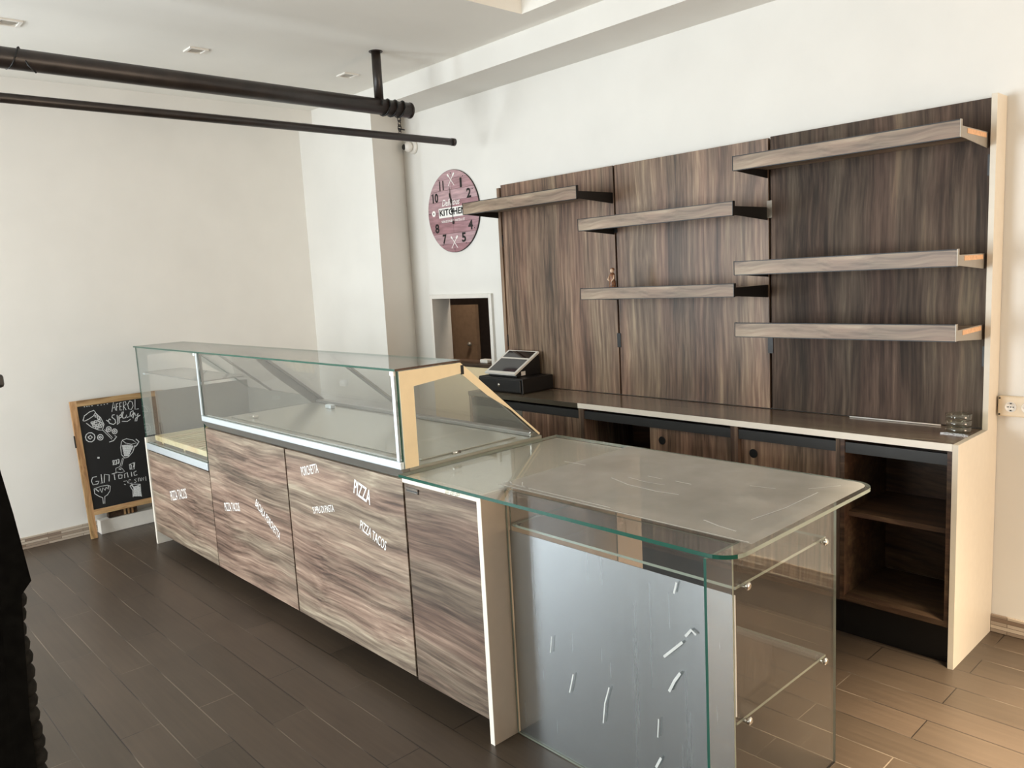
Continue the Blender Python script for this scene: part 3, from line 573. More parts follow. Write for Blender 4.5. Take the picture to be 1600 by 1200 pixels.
# --- long raised display case
t = thing('display_case', 'long glass display case with two big walnut doors printed in white', 'display case', (-3.3, 1.9, 0))
for i, (x0, x1) in enumerate(((XB, -3.338), (-3.334, XC-0.012))):
    fp = MB().box((x0+0.004, Y0, 0.085), (x1-0.004, Y0+0.018, 0.866), bev=0.0015).build('front_panel', ['front_h2', 'front_h'][i], t)
    if i == 0:
        lettering('PIZZA TACOS', (-4.083, Y0, 0.432), 0.195, 0.045, math.atan2(0.035, 0.195), fp, label='white PIZZA TACOS lettering')
        lettering('BACIALA PORCHETTA', (-3.704, Y0, 0.532), 0.265, 0.042, math.atan2(-0.128, 0.228), fp, label='white slanting BACIALA PORCHETTA lettering')
    else:
        lettering('PORCHETTA', (-3.183, Y0, 0.761), 0.158, 0.042, math.atan2(0.039, 0.155), fp, label='white PORCHETTA lettering')
        lettering('S PPLI DI PASTA', (-3.108, Y0, 0.602), 0.19, 0.031, math.atan2(0.045, 0.188), fp, label='white S PPLI DI PASTA lettering')
        lettering('PIZZA', (-2.757, Y0, 0.757), 0.122, 0.062, math.atan2(-0.030, 0.115), fp, bold=0.012, label='white PIZZA lettering')
        lettering('PIZZA TACOS', (-2.731, Y0, 0.611), 0.187, 0.042, math.atan2(-0.054, 0.178), fp, label='white slanting PIZZA TACOS lettering')
MB().box((XB+0.002, Y0+0.02, 0.085), (XC-0.01, 2.38, 0.868)).build('cabinet_body', 'grey_panel', t)
MB().box((XB+0.002, 1.86, 0.0), (XC-0.01, 2.3, 0.084)).build('plinth', 'black', t)
MB().prism([(Y0+0.012, 0.872), (Y0-0.008, 0.905), (Y0+0.03, 0.905), (Y0+0.03, 0.872)], 0, XB-0.004, XC-0.004).build('lower_rail', 'alu_dark', t)
mb = MB().box((XB-0.004, Y0-0.010, 0.9055), (XC-0.004, Y0+0.03, 0.934), bev=0.003)
mb.build('bottom_rail', 'alu', t)
MB().box((XB, Y0+0.031, 0.870), (XC-0.004, 2.36, 0.907)).build('case_floor', 'steel', t)
MB().box((XB+0.005, 2.305, 0.9075), (XC-0.01, 2.345, 0.925), bev=0.003).build('rear_track', 'alu_dark', t)
MB().box((XB+0.06, 1.76, 0.9075), (XC-0.06, 2.26, 0.913), bev=0.002).build('floor_tray', 'steel', t)
pane((XB-0.004, Y0, 0.935), (XC-0.006, Y0+0.007, 1.273), parent=t, name='front_glass')
MB().box((XC-0.03, Y0-0.006, 0.935), (XC-0.014, Y0-0.0005, 1.255)).build('front_post', 'alu', t)
MB().box((XB-0.012, Y0-0.006, 0.935), (XB+0.006, Y0-0.0005, 1.272)).build('front_post', 'alu', t)
MB().box((XC-0.035, Y0-0.010, 1.255), (XC-0.008, Y0-0.0005, 1.274), bev=0.003).build('glass_clip', 'white_plastic', t)
MB().box((XB-0.035, Y0-0.010, 1.258), (XB-0.014, Y0-0.0005, 1.274), bev=0.003).build('glass_clip', 'white_plastic', t)
END2 = [(Y0+0.008, 0.908), (Y0+0.008, 1.272), (1.93, 1.272), (2.345, 0.92), (2.345, 0.908)]
poly_pane(END2, 0, XC-0.006, XC, t, 'end_glass', mats=['glass_case', 'glass_edge_lit'])
frame_strips(XC+0.0004, XC+0.002, 0.908, t, 'print_cream', 0.062, 0.008, wd2=0.028)
MB().box((XC, 1.93, 1.225), (XC+0.003, 1.945, 1.262)).build('hinge', 'black', t)
MB().tube([(XC+0.006, 1.86, 0.925), (XC+0.006, 1.90, 0.925)], 0.006, 10).build('latch', 'chrome', t)
MB().box((XC+0.001, 2.285, 0.915), (XC+0.006, 2.295, 0.935)).build('latch', 'chrome', t)
poly_pane(END2, 0, XB, XB+0.006, t, 'partition_glass')
frame_strips(XB+0.0065, XB+0.008, 0.908, t, 'alu_dark', 0.012, 0.05, wd2=0.05)
for i, (x0, x1) in enumerate(((XB+0.02, -3.36), (-3.35, XC-0.02))):
    o = poly_pane([(1.936, 1.268), (2.345, 0.925), (2.34, 0.919), (1.931, 1.262)], 0, x0, x1, t, 'rear_door', mats=['glass_edge', 'glass_case'])
    for x in (x0, x1-0.012): MB().prism([(1.938, 1.270), (2.347, 0.927), (2.338, 0.917), (1.929, 1.260)], 0, x, x+0.012).build('door_stile', 'alu_dark', o)
MB().box((-3.95, 2.20, 0.9135), (-3.89, 2.23, 0.935), bev=0.004).build('lock', 'alu', t)
MB().box((-4.06, 1.80, 0.9135), (-4.00, 1.83, 0.93), bev=0.004).build('lock', 'chrome', t)
# one sheet of glass caps both cases
mb = MB(); mb.box((XA-0.005, Y0-0.008, 1.2745), (XC, 1.935, 1.2825)); mb.bm.normal_update()
for f in mb.bm.faces: f.material_index = 0 if abs(f.normal.z) > 0.5 else (2 if f.normal.x > 0.5 else 1)
tag(mb.build('top_glass', ['glass_case', 'glass_edge', 'wood_dark']), 'long green edged sheet of glass capping the display cases', 'glass sheet')

# --- plain cupboard at the near end of the counter
t = thing('counter_cupboard', 'walnut fronted cupboard with a white end panel beside the glass cabinet', 'cabinet', (-2.17, 1.9, 0))
dr = MB().box((XC-0.004, Y0, 0.078), (XD-0.024, Y0+0.018, 0.858), bev=0.0015).build('door', 'front_h3', t)
hd = MB().box((XC+0.012, Y0-0.003, 0.826), (XC+0.085, Y0-0.0004, 0.845)).build('handle', 'black', dr, 'small flat chrome pull with dark slot')
MB().box((XC+0.014, Y0-0.008, 0.838), (XC+0.085, Y0-0.0032, 0.8445)).box((XC+0.014, Y0-0.008, 0.829), (XC+0.085, Y0-0.0032, 0.8325)).build('pull_bar', 'chrome', hd)
MB().box((XD-0.020, Y0-0.010, 0), (XD, 2.46, 0.879)).box((XD-0.0203, Y0-0.012, 0), (XD+0.0003, Y0-0.0095, 0.879), 1).build('end_panel', ['taupe', 'edge_white'], t)
MB().box((XC-0.004, Y0+0.02, 0.078), (XD-0.022, 2.44, 0.860)).build('cabinet_body', 'grey_panel', t)
MB().box((XC-0.004, 1.86, 0.0), (XD-0.022, 2.3, 0.077)).build('plinth', 'black', t)
MB().box((XC-0.002, Y0-0.010, 0.861), (XD-0.021, 2.45, 0.880), bev=0.002).build('worktop', 'edge_white', t)
MB().box((XC+0.004, Y0+0.03, 0.8802), (XD-0.03, 2.43, 0.8812)).build('steel_sheet', 'sheet_light', t)

# ================================================================ glass cabinet with overhanging top
t = thing('glass_cabinet', 'glass cabinet with rounded glass top and brushed steel front sheet', 'glass cabinet', (-1.5, 2.0, 0))
def rounded(x0, x1, y0, y1, r, corners, seg=7):
    pts = []
    for (cx, cy, a0, on) in ((x1-r, y0+r, -90, 'se' in corners), (x1-r, y1-r, 0, 'ne' in corners), (x0+r, y1-r, 90, 'nw' in corners), (x0+r, y0+r, 180, 'sw' in corners)):
        if on: pts += [(cx+r*math.cos(R(a0+90*k/seg)), cy+r*math.sin(R(a0+90*k/seg))) for k in range(seg+1)]
        else: pts.append((cx+(r if a0 in (-90, 0) else -r), cy+(r if a0 in (0, 90) else -r)))
    return pts
mb = MB().prism(rounded(XC+0.003, -1.0, 1.605, 2.445, 0.07, ('se', 'ne')), 2, 0.884, 0.895, 0, 1)
bmesh.ops.recalc_face_normals(mb.bm, faces=mb.bm.faces)
for f in mb.bm.faces:
    if abs(f.normal.z) < 0.5 and f.normal.y > -0.35: f.material_index = 2
top = mb.build('glass_top', ['glass_top', 'glass_edge', 'glass_edge_lit'], t)
fl = rounded(-1.975, -1.018, 1.728, 2.43, 0.05, ('ne',))
MB().prism(fl, 2, 0.8953, 0.8958).build('protective_film', 'film', top, 'hazy grey plastic film on the glass')
scuffs = [((-2.016, 2.101), (-1.911, 2.102)), ((-1.634, 2.109), (-1.57, 2.105)), ((-1.521, 2.109), (-1.457, 2.107)),
          ((-1.72, 2.02), (-1.62, 1.985), (-1.50, 1.975), (-1.42, 1.985)), ((-1.68, 2.06), (-1.60, 2.045), (-1.52, 2.05)),
          ((-1.30, 2.20), (-1.22, 2.215)), ((-1.22, 1.82), (-1.16, 1.80), (-1.10, 1.79)), ((-1.12, 1.90), (-1.10, 2.05), (-1.10, 2.25)),
          ((-1.95, 1.735), (-1.6, 1.733), (-1.2, 1.733), (-1.03, 1.735)), ((-1.95, 1.76), (-1.5, 1.752)), ((-1.14, 2.27), (-1.08, 2.36)),
          ((-1.93, 1.80), (-1.90, 1.77), (-1.84, 1.75)), ((-1.97, 1.78), (-1.93, 1.75))]
mb = MB()
for i, s_ in enumerate(scuffs): mb.ribbon([(x, y, 0.8961) for x, y in s_], (0.006, 0.004, 0.0035)[i % 3], (0, 0, 1))
mb.build('creases', 'tape', top, 'white creases and scuffs in the film')
mb = MB()
for i in range(3): mb.lathe([(0.008, 0), (0.008, 0.006), (0.005, 0.009)], (-2.09+i*0.028, 1.597, 0.877), 12)
mb.build('bumpers', 'jar_glass', top)
pane((-1.074, 1.597, 0.0), (-1.066, 2.300, 0.8835), mats=['glass_cab', 'glass_edge', 'glass_edge_lit'], parent=t, name='side_pane')
fpn = pane((XD+0.002, 1.727, 0.002), (-1.0755, 1.734, 0.8835), mats=['glass_cab', 'glass_edge_lit'], parent=t, name='front_pane')
pane((XD+0.001, 1.745, 0.0), (XD+0.007, 2.30, 0.8835), mats=['glass_cab', 'glass_edge_lit'], parent=t, name='side_pane')
ss = MB().box((XD+0.009, 1.7345, 0.004), (-1.078, 1.7365, 0.742)).build('steel_sheet', 'brushed', t, 'brushed steel sheet behind the front pane')
mb = MB()
for (pts, wd) in ((((-1.30, 0.50), (-1.27, 0.53), (-1.235, 0.565)), 0.010), (((-1.225, 0.585), (-1.205, 0.61), (-1.19, 0.60)), 0.010),
                  (((-1.285, 0.40), (-1.265, 0.44), (-1.245, 0.47)), 0.011), (((-1.54, 0.20), (-1.53, 0.27), (-1.51, 0.33)), 0.006),
                  (((-1.34, 0.14), (-1.32, 0.18)), 0.010), (((-1.68, 0.25), (-1.66, 0.32)), 0.006), (((-1.26, 0.70), (-1.25, 0.735)), 0.007),
                  (((-1.76, 0.36), (-1.75, 0.42)), 0.004), (((-1.33, 0.24), (-1.325, 0.30)), 0.005)):
    MB().ribbon([(x, 1.7265, z) for x, z in pts], wd*0.75, (0, -1, 0)).build('tape_scrap', 'tape', fpn)
MB().box((-1.0795, 1.7375, 0.40), (-1.0755, 1.742, 0.74)).build('edge_strip', 'white_plastic', t)
for z in (0.757, 0.376):
    sh = pane((XD+0.010, 1.745, z-0.004), (-1.078, 2.255, z+0.004), mats=['glass_cab', 'glass_edge_lit'], parent=t, name='glass_shelf')
    for y in (1.780, 2.22):
        MB().lathe([(0.005, 0), (0.0115, 0.003), (0.0115, 0.008), (0.006, 0.011)], (-1.066, y, z), 12, axis=0).tube([(-1.10, y, z-0.005), (-1.066, y, z-0.005)], 0.004, 8).build('shelf_stud', 'chrome', sh)
        MB().lathe([(0.009, 0), (0.009, 0.014)], (XD+0.008, y, z-0.010), 12, axis=0).build('shelf_stud', 'alu_dark', sh)

# ================================================================ back bar
YF_, YU = 3.148, 3.492
# tall cream end panel with its step
tag(MB().prism([(YF_, 0), (YF_, 0.886), (YU-0.012, 0.886), (YU-0.012, 2.182), (YB-0.002, 2.182), (YB-0.002, 0)], 0, -1.018, -0.998).build('end_panel', 'cream'),
    'tall stepped cream end panel closing the right side of the back bar', 'end panel')
t = thing('worktop', 'long brown worktop with a pale front edge on the back bar', 'worktop', (-2.4, 3.3, 0.885))
MB().box((-3.835, YF_+0.004, 0.861), (-1.019, YU-0.001, 0.886)).build('top_board', 'worktop', t)
MB().box((-2.903, YF_, 0.860), (-1.019, YF_+0.0035, 0.887)).build('edge_band', 'edge_white', t)
MB().box((-3.835, YF_, 0.860), (-2.9035, YF_+0.0035, 0.887)).build('edge_band', 'chrome', t, 'shiny film covered left stretch of the edge')
MB().tube([(-1.55, 3.474, 0.8895), (-1.17, 3.474, 0.8895)], 0.003, 8).build('seal_strip', 'white_plastic', t)
def unit(name, lab, x0, x1, group='cabinets under the back bar worktop'):
    return thing(name, lab, 'cabinet', ((x0+x1)/2, 3.35, 0), group)
def carcass(t, x0, x1, side='wood_dark', th=0.018, floor_z=0.165, back='wood_dark'):
    MB().box((x0, YF_+0.006, 0.162), (x0+th, 3.595, 0.858)).build('side_panel', side, t)
    MB().box((x1-th, YF_+0.006, 0.162), (x1, 3.595, 0.858)).build('side_panel', side, t)
    MB().box((x0+th, 3.575, 0.185), (x1-th, 3.590, 0.858)).build('back_panel', back, t)
    MB().box((x0+th, YF_+0.008, 0.162), (x1-th, 3.574, 0.184)).build('bottom_panel', 'wood_dark', t)
    MB().box((x0, 3.195, 0.0), (x1, 3.215, 0.161)).build('plinth', 'black', t)
    MB().box((x0+th+0.001, YF_+0.010, 0.802), (x1-th-0.001, YF_+0.028, 0.846)).build('handle_strip', 'charcoal', t)
t = unit('base_cabinet', 'walnut base cabinet below the cash register, left end of the back bar', -3.835, -2.885)
carcass(t, -3.835, -2.885, 'wood_v2')
MB().box((-3.814, YF_+0.012, 0.19), (-3.36, YF_+0.030, 0.800), bev=0.001).build('door', 'grey_panel', t, 'door greyed for the haze of the glass in front')  # grey stands in for the haze of the case glass before this door
MB().box((-3.357, YF_+0.012, 0.19), (-2.906, YF_+0.030, 0.800), bev=0.001).build('door', 'wood_v2', t, 'walnut door')
t = unit('base_cabinet', 'half open walnut base cabinet, second from the left in the back bar', -2.884, -1.942)
carcass(t, -2.884, -1.942, 'wood_v3')
dr = MB().box((-2.44, YF_+0.030, 0.19), (-1.963, YF_+0.047, 0.800), bev=0.001).build('sliding_door', 'wood_v2', t)
MB().lathe([(0.021, -0.001), (0.019, -0.0035)], (-2.365, YF_+0.030, 0.737), 20, axis=1).build('finger_hole', 'black', dr)
t = unit('base_cabinet', 'walnut cabinet with one round finger hole, beside the open shelves', -1.941, -1.447)
carcass(t, -1.941, -1.447, 'wood_v3')
dr = MB().box((-1.921, YF_+0.030, 0.19), (-1.467, YF_+0.047, 0.800), bev=0.001).build('sliding_door', 'wood_v', t)
MB().lathe([(0.021, -0.001), (0.019, -0.0035)], (-1.858, YF_+0.030, 0.737), 20, axis=1).build('finger_hole', 'black', dr)
t = unit('open_shelf_cabinet', 'dark open cabinet with two empty shelves at the right end of the back bar', -1.446, -1.019)
carcass(t, -1.446, -1.019)
MB().box((-1.427, 3.19, 0.525), (-1.038, 3.574, 0.545)).build('shelf', 'wood_dark', t)

# three tall wall panels
pan = [(-3.805, -2.884, 2.166, 'wood_v', 'left walnut wall panel above the cash register'),
       (-2.872, -1.949, 2.166, 'wood_v2', 'middle walnut wall panel carrying two shelves'),
       (-1.937, -1.022, 2.170, 'wood_v3', 'right walnut wall panel carrying three shelves')]
for i, (x0, x1, zt, mat, lab) in enumerate(pan):
    t = thing('wall_panel', lab, 'wall panel', ((x0+x1)/2, 3.5, 0.888), 'walnut panels of the back bar')
    MB().box((x0, YU, 0.889), (x1, YU+0.02, zt), bev=0.001).build('board', mat, t)
    MB().box((x0, YU+0.021, 0.889), (x1+(0.010 if i < 2 else 0), YB-0.003, zt-0.004)).build('backing', 'black', t)
    for z in ((1.80, 1.16) if i < 2 else (1.88, 1.14)):
        MB().box((x1-0.006, YU-0.004, z), (x1+(0.020 if i < 2 else 0.003), YU-0.0006, z+0.080)).build('slot_clip', 'black' if i != 1 or z < 1.5 else 'bracket_grey', t)
        if i == 0: MB().box((x0-0.006, YU-0.004, z-0.02), (x0-0.0005, YU+0.018, z+0.055)).build('slot_clip', 'black', t)
tag(MB().box((-3.838, YU-0.006, 0.888), (-3.812, YB-0.003, 2.15)).build('side_post', 'wood_v'), 'narrow walnut post at the left edge of the wall panels', 'post')
# shelves on brackets
SY = 3.192
def wall_shelf(x0, x1, z0, z1, lab, rmat='black'):
    t = thing('wall_shelf', lab, 'shelf', ((x0+x1)/2, YU, z0), 'bracketed walnut shelves')
    MB().box((x0+0.003, SY+0.001, z0+0.001), (x1-0.003, SY+0.017, z1-0.001), bev=0.0008).build('fascia', 'wood_h', t)
    MB().box((x0+0.004, SY+0.018, z0+0.018), (x1-0.004, YU-0.001, z0+0.036)).build('shelf_board', 'wood_h', t)
    for x, mt in ((x0, 'black'), (x1-0.0025, rmat)):
        MB().prism([(SY-0.0005, z0), (SY-0.0005, z1+0.003), (SY+0.018, z1+0.003), (SY+0.018, z0+0.040), (YU-0.001, z0+0.040), (YU-0.001, z0-0.020), (SY+0.03, z0)],
                   0, x, x+0.0025).build('bracket', mt, t)
    MB().box((x0+0.003, SY-0.0004, z1-0.0010), (x1-0.003, SY+0.016, z1+0.0022)).build('edge_line', 'black', t)
    MB().box((x0+0.003, SY-0.0004, z0-0.0022), (x1-0.003, SY+0.016, z0+0.0010)).build('edge_line', 'black', t)
    if rmat != 'black':
        MB().box((x1, SY+0.07, z0+0.018), (x1+0.001, YU-0.02, z0+0.036)).build('raw_edge', 'orange_wood', t, 'raw pale end of the shelf board')
wall_shelf(-3.834, -2.888, 1.981, 2.048, 'highest left walnut shelf reaching in front of the round clock')
wall_shelf(-2.888, -1.955, 1.811, 1.871, 'upper of the two walnut shelves on the middle panel')
wall_shelf(-2.888, -1.955, 1.448, 1.505, 'lower middle walnut shelf with the small figurine on it')
wall_shelf(-1.955, -1.030, 2.004, 2.064, 'top walnut shelf of the three on the right panel', 'bracket_grey')
wall_shelf(-1.955, -1.030, 1.545, 1.604, 'middle walnut shelf of the three on the right panel', 'bracket_grey')
wall_shelf(-1.955, -1.030, 1.267, 1.328, 'lowest walnut shelf of the three on the right panel', 'bracket_grey')

# ================================================================ small things
# figurine on the lower middle shelf: a seated robed figure
fx, fy, fz = -2.752, 3.30, 1.4845
t = thing('figurine', 'tiny brown figurine standing on the lower middle shelf', 'figurine', (fx, fy, fz))
MB().lathe([(0.018, 0), (0.021, 0.006), (0.018, 0.03), (0.019, 0.045), (0.014, 0.062), (0.016, 0.078), (0.012, 0.092), (0.006, 0.098)], (fx, fy, fz), 14).build('body', 'figure_brown', t)
MB().ball((fx, fy-0.002, fz+0.108), 0.011, (1, 1, 1.15)).build('head', 'figure_cream', t)
MB().ball((fx, fy+0.003, fz+0.115), 0.011, (1.1, 1, 0.8)).build('hair', 'figure_brown', t)
MB().tube([(fx-0.014, fy-0.004, fz+0.082), (fx-0.018, fy-0.014, fz+0.062), (fx-0.006, fy-0.02, fz+0.055)], [0.006, 0.005, 0.004], 8).build('arm', 'figure_cream', t)
MB().tube([(fx+0.014, fy-0.004, fz+0.082), (fx+0.020, fy-0.014, fz+0.066), (fx+0.010, fy-0.02, fz+0.05)], [0.006, 0.005, 0.004], 8).build('arm', 'figure_cream', t)
# crumb of paper
tag(MB().ball((-1.78, 3.30, 1.3055), 0.016, (1.2, 0.8, 0.55), sub=1).build('paper_scrap', 'white_plastic'), 'small white paper scrap on the lowest right shelf', 'paper')
# stacked glass ashtrays
for k in range(3):
    z = 0.8865+k*0.0255
    mb = MB().lathe([(0.040, 0.0), (0.046, 0.004), (0.047, 0.024), (0.041, 0.025), (0.038, 0.008), (0.001, 0.007)], (-1.075, 3.385, z), 28)
    tag(mb.build('glass_dish', 'jar_glass'), ['lowest of three stacked clear glass dishes on the worktop', 'middle one of three stacked clear glass dishes', 'topmost of three stacked clear glass dishes'][k], 'glass dish', 'glass dishes stacked at the worktop end')
tag(MB().box((-1.125, 3.333, 0.8862), (-1.025, 3.342, 0.8905)).build('glass_strip', 'jar_glass'), 'thin clear strip lying in front of the stacked glass dishes', 'strip')
# cash drawer with tablet register
t = thing('cash_drawer', 'black metal cash drawer on the left end of the worktop', 'cash drawer', (-3.6, 3.33, 0.886))
MB().box((-3.80, 3.215, 0.890), (-3.402, 3.478, 0.978), bev=0.004).build('body', 'black', t)
MB().box((-3.79, 3.203, 0.896), (-3.412, 3.2145, 0.970), bev=0.003).build('drawer_front', 'black', t)
MB().lathe([(0.010, 0), (0.010, -0.004), (0.004, -0.005)], (-3.60, 3.203, 0.935), 14, axis=1).build('lock', 'chrome', t)
for x in (-3.78, -3.42):
    for y in (3.23, 3.46): MB().lathe([(0.010, 0.8861), (0.010, 0.8898)], (x, y, 0), 10).build('foot', 'black', t)
t = thing('tablet_register', 'white framed sloping touch screen register on the cash drawer', 'cash register', (-3.55, 3.35, 0.979))
# sloping slab: near edge low, far edge high
def slab(mb, u0, u1, v0, v1, k0, k1):
    o = Vector((-3.765, 3.235, 1.002)); U = Vector((1, 0, 0)); V = Vector((0.0, 0.205, 0.112)).normalized(); N = U.cross(V)
    c = [o+U*u+V*v+N*k for k in (k0, k1) for u, v in ((u0, v0), (u1, v0), (u1, v1), (u0, v1))]
    vv = [mb.bm.verts.new(p) for p in c]
    for f in ((3,2,1,0),(4,5,6,7),(0,1,5,4),(1,2,6,5),(2,3,7,6),(3,0,4,7)): mb.bm.faces.new([vv[i] for i in f])
    return mb
slab(MB(), 0, 0.275, 0, 0.245, -0.012, 0.0).build('screen_frame', 'white_plastic', t)
slab(MB(), 0.018, 0.257, 0.022, 0.152, 0.0003, 0.0012).build('screen', 'screen', t)
slab(MB(), 0.018, 0.257, 0.168, 0.236, 0.0003, 0.0012).build('printer_lid', 'screen', t)
MB().prism([(3.262, 0.979), (3.262, 1.000), (3.45, 1.098), (3.465, 1.085), (3.465, 0.979)], 0, -3.755, -3.500).build('body', 'black', t)
MB().box((-3.4995, 3.30, 0.985), (-3.4975, 3.335, 1.010)).build('sticker', 'white_plastic', t, 'small white sticker')
# clutter on the hatch sill
t = thing('adapter', 'small white adapter with a cable on the hatch sill', 'adapter', (-4.2, 3.66, HZ0+0.0065))
MB().box((-4.27, 3.63, HZ0+0.0065), (-4.19, 3.68, HZ0+0.032), bev=0.005).build('body', 'white_plastic', t)
MB().tube([(-4.19, 3.655, HZ0+0.02), (-4.165, 3.65, HZ0+0.03), (-4.15, 3.665, HZ0+0.05), (-4.13, 3.66, HZ0+0.02), (-4.10, 3.65, HZ0+0.012)], 0.004, 8).build('cable', 'white_plastic', t)
# dome camera
t = thing('security_camera', 'small white dome security camera high on the back wall', 'camera', (-4.84, 3.6, 2.56))
MB().lathe([(0.048, 0), (0.048, -0.016), (0.040, -0.020)], (-4.835, 3.5985, 2.56), 24, axis=1).build('base', 'white_plastic', t)
MB().ball((-4.845, 3.556, 2.562), 0.036, (1, 0.9, 1), sub=3).build('dome', 'white_plastic', t)
MB().lathe([(0.021, 0), (0.018, -0.006)], (-4.86, 3.528, 2.562), 18, axis=1).build('lens', 'black_gloss', t)
# socket strip on the right
t = thing('wall_socket', 'beige surface socket plate on the wall right of the back bar', 'socket', (-0.88, 3.6, 0.97))
MB().box((-0.992, 3.574, 0.930), (-0.772, 3.599, 1.012), bev=0.006).build('plate', 'beige_plastic', t)
for x in (-0.945, -0.887, -0.829):
    so = MB().lathe([(0.021, 0), (0.021, -0.003), (0.018, -0.003), (0.018, -0.001), (0.001, -0.001)], (x, 3.5735, 0.970), 22, axis=1).build('outlet', 'white_plastic', t)
    mb = MB()
    for dx in (-0.009, 0, 0.009): mb.lathe([(0.0026, -0.0012), (0.0026, -0.002)], (x+dx, 3.5735, 0.970), 10, axis=1)
    for dz in (-0.014, 0.014): mb.box((x-0.003, 3.5700, 0.970+dz-0.002), (x+0.003, 3.5725, 0.970+dz+0.002))
    mb.build('pin_holes', 'black', so)
for z in (0.938, 1.004): MB().lathe([(0.0035, 0), (0.0035, -0.002)], (-0.985, 3.5738, z), 10, axis=1).build('screw', 'black', t)

# ---------------------------------------------------------------- wall clock
CX, CZ, CR = -4.415, 2.062, 0.283
t = thing('wall_clock', 'round pink plank wall clock reading KITCHEN beside the shelves', 'clock', (CX, 3.598, CZ))
face = MB().lathe([(CR, 0), (CR, -0.010), (CR-0.003, -0.012), (0.001, -0.012)], (CX, 3.597, CZ), 64, axis=1).build('dial', 'clock', t)
MB().lathe([(CR+0.002, 0), (CR+0.002, -0.009), (CR, -0.009)], (CX, 3.5975, CZ), 64, axis=1, cap=False).build('rim', 'charcoal', t)
FY = 3.5845
def on_dial(mb, pts, wd, off=0.0): return mb.ribbon([(CX+u, FY-off, CZ+v) for u, v in pts], wd, (0, -1, 0))
def dtext(s, u, v, w_, h_, mat, off=0.0, shear=0.0, bold=0.012):
    return lettering(s, (CX+u, FY-off, CZ+v), w_, h_, 0, face, 'numeral' if s.isdigit() else 'word', mat, th=0.0006, shear=shear, bold=bold)
for s, hr, w_ in (('1', 1, 0.022), ('2', 2, 0.048), ('3', 3, 0.046), ('4', 4, 0.05), ('5', 5, 0.046), ('7', 7, 0.044), ('8', 8, 0.048), ('10', 10, 0.066), ('11', 11, 0.05)):
    a = R(90-30*hr); u, v = 0.215*math.cos(a), 0.215*math.sin(a)
    dtext(s, u-w_/2, v-0.033, w_, 0.066, 'black', bold=0.035)
dtext('Delicious', -0.115, 0.042, 0.20, 0.046, 'letter', shear=0.4)
MB().box((CX-0.155, FY-0.0015, CZ-0.038), (CX+0.155, FY-0.0005, CZ+0.030)).build('name_plate', 'letter', face)
dtext('KITCHEN', -0.145, -0.024, 0.29, 0.046, 'black', off=0.0017, bold=0.03)
dtext('SEASONED WITH IT', -0.13, -0.072, 0.26, 0.017, 'letter')
MB().lathe([(0.021, -0.0003), (0.021, -0.0008)], (CX-0.215, FY, CZ), 20, axis=1).build('nine_marker', 'letter', face)
MB().lathe([(0.006, -0.001), (0.006, -0.0014)], (CX-0.215, FY, CZ), 12, axis=1).build('marker_dot', 'black', face)
mb = MB()
for v0 in (0.215, -0.215):
    on_dial(mb, [(-0.034, v0-0.040), (0.030, v0+0.036)], 0.005, 0.0003); on_dial(mb, [(0.034, v0-0.040), (-0.030, v0+0.036)], 0.005, 0.0003)
    on_dial(mb, [(0.022, v0+0.026), (0.038, v0+0.044)], 0.014, 0.0004); on_dial(mb, [(-0.022, v0+0.026), (-0.036, v0+0.042)], 0.012, 0.0004)
mb.build('crossed_cutlery', 'letter', face)
mb = MB()
for k in range(12):
    a = R(30*k); mb.lathe([(0.004, -0.0003), (0.004, -0.0008)], (CX+0.262*math.cos(a), FY, CZ+0.262*math.sin(a)), 8, axis=1)
mb.build('minute_dots', 'black', face)
mb = MB(); on_dial(mb, [(0.006, -0.085), (0.002, -0.02), (-0.006, 0.06), (-0.016, 0.165)], 0.005, 0.006); on_dial(mb, [(-0.004, 0.055), (-0.007, 0.085)], 0.016, 0.0062)
on_dial(mb, [(0.006, -0.088), (0.005, -0.068)], 0.016, 0.0062); mb.lathe([(0.010, -0.003), (0.010, -0.008)], (CX, FY, CZ), 14, axis=1)
mb.build('minute_hand', 'black', t)
mb = MB(); on_dial(mb, [(0.0, 0.0), (-0.010, 0.055), (-0.018, 0.115)], 0.006, 0.0045); on_dial(mb, [(-0.015, 0.095), (-0.020, 0.125)], 0.014, 0.0047)
mb.build('hour_hand', 'black', t)

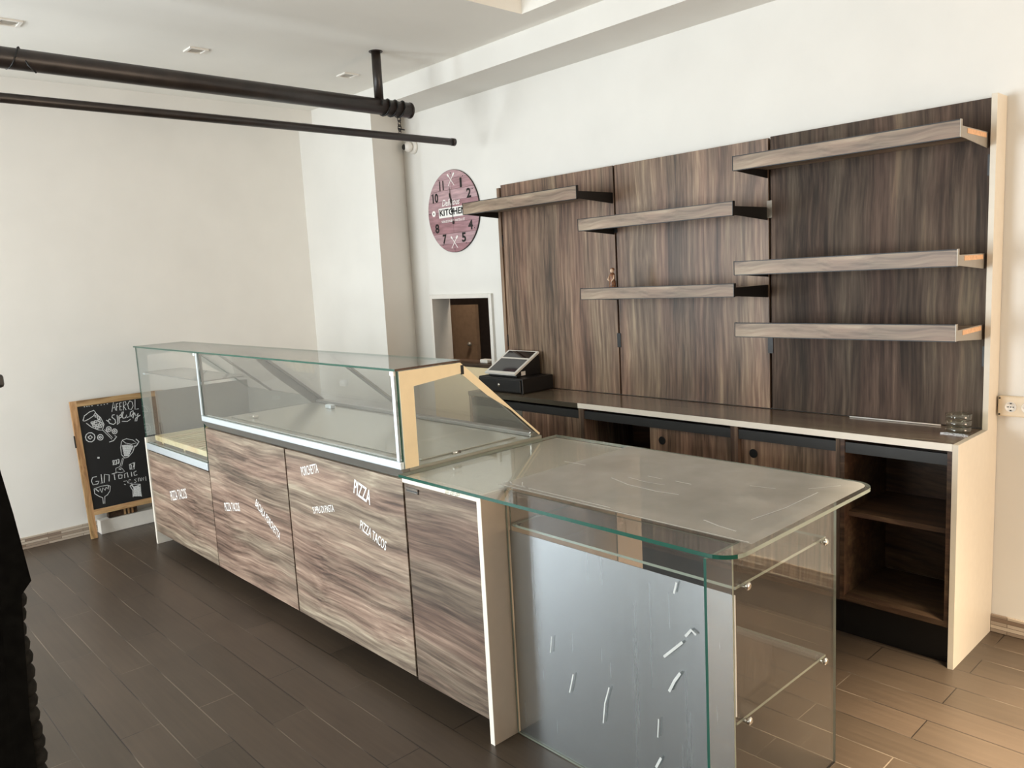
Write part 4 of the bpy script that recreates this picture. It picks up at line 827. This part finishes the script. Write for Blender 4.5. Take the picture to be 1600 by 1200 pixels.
# ---------------------------------------------------------------- black garment rack at the left edge
t = thing('garment_rack', 'black metal rack arm at the left edge of the view', 'rack', (-1.62, -0.15, 0))
MB().tube([(-1.62, -0.42, 0.02), (-1.62, -0.42, 1.475)], 0.016, 12).build('post', 'black', t)
MB().tube([(-1.62, -0.70, 0.015), (-1.62, -0.10, 0.015)], 0.015, 12).build('foot', 'black', t)
MB().tube([(-1.80, -0.42, 0.015), (-1.30, -0.42, 0.015)], 0.0145, 12).build('foot', 'black', t)
MB().box((-1.65, -0.60, 1.462), (-1.50, 0.262, 1.484), bev=0.005).build('arm', 'charcoal', t)
t = thing('black_drape', 'black cloth with a corded ruffled edge hanging at the left edge', 'drape', (-1.6, 0.0, 1.46))
mb = MB()
# body: outline in y-z, gently folded in x
prof = [(1.455, 0.10), (1.40, 0.222), (1.346, 0.238), (1.25, 0.250), (1.13, 0.262), (1.11, 0.245), (0.9, 0.232), (0.6, 0.230), (0.35, 0.228), (0.12, 0.225)]
NY = 26; rows = []
for z, ye in prof:
    row = []
    for k in range(NY+1):
        f = k/NY; y = -0.55+(ye+0.55)*f
        row.append(mb.bm.verts.new((-1.512+0.012*math.sin(f*34)*(0.3+1-z/1.5)*min(1, (1-f)*6), y, z)))
    rows.append(row)
back = [[mb.bm.verts.new(v.co+Vector((-0.05, 0, 0))) for v in row] for row in rows]
for A, flip in ((rows, False), (back, True)):
    for i in range(len(A)-1):
        for k in range(NY):
            q = (A[i][k], A[i][k+1], A[i+1][k+1], A[i+1][k]); mb.bm.faces.new(q if not flip else q[::-1])
for i in range(len(rows)-1):
    for k in (0, NY): mb.bm.faces.new((rows[i][k], rows[i+1][k], back[i+1][k], back[i][k]))
for k in range(NY):
    for i in (0, len(rows)-1): mb.bm.faces.new((rows[i][k], rows[i][k+1], back[i][k+1], back[i][k]))
mb.build('cloth', 'cloth', t)
mb = MB(); z = 1.122
i = 0
while z > 0.12:
    mb.ball((-1.538+0.003*math.sin(i*2.1), 0.238+0.002*math.sin(i*1.3), z), 0.015, (1.2, 1.0+0.1*math.sin(i*1.7), 1.2), sub=2); z -= 0.0262; i += 1
mb.build('ruffled_edge', 'rope', t, 'knotted dark cord along the edge')
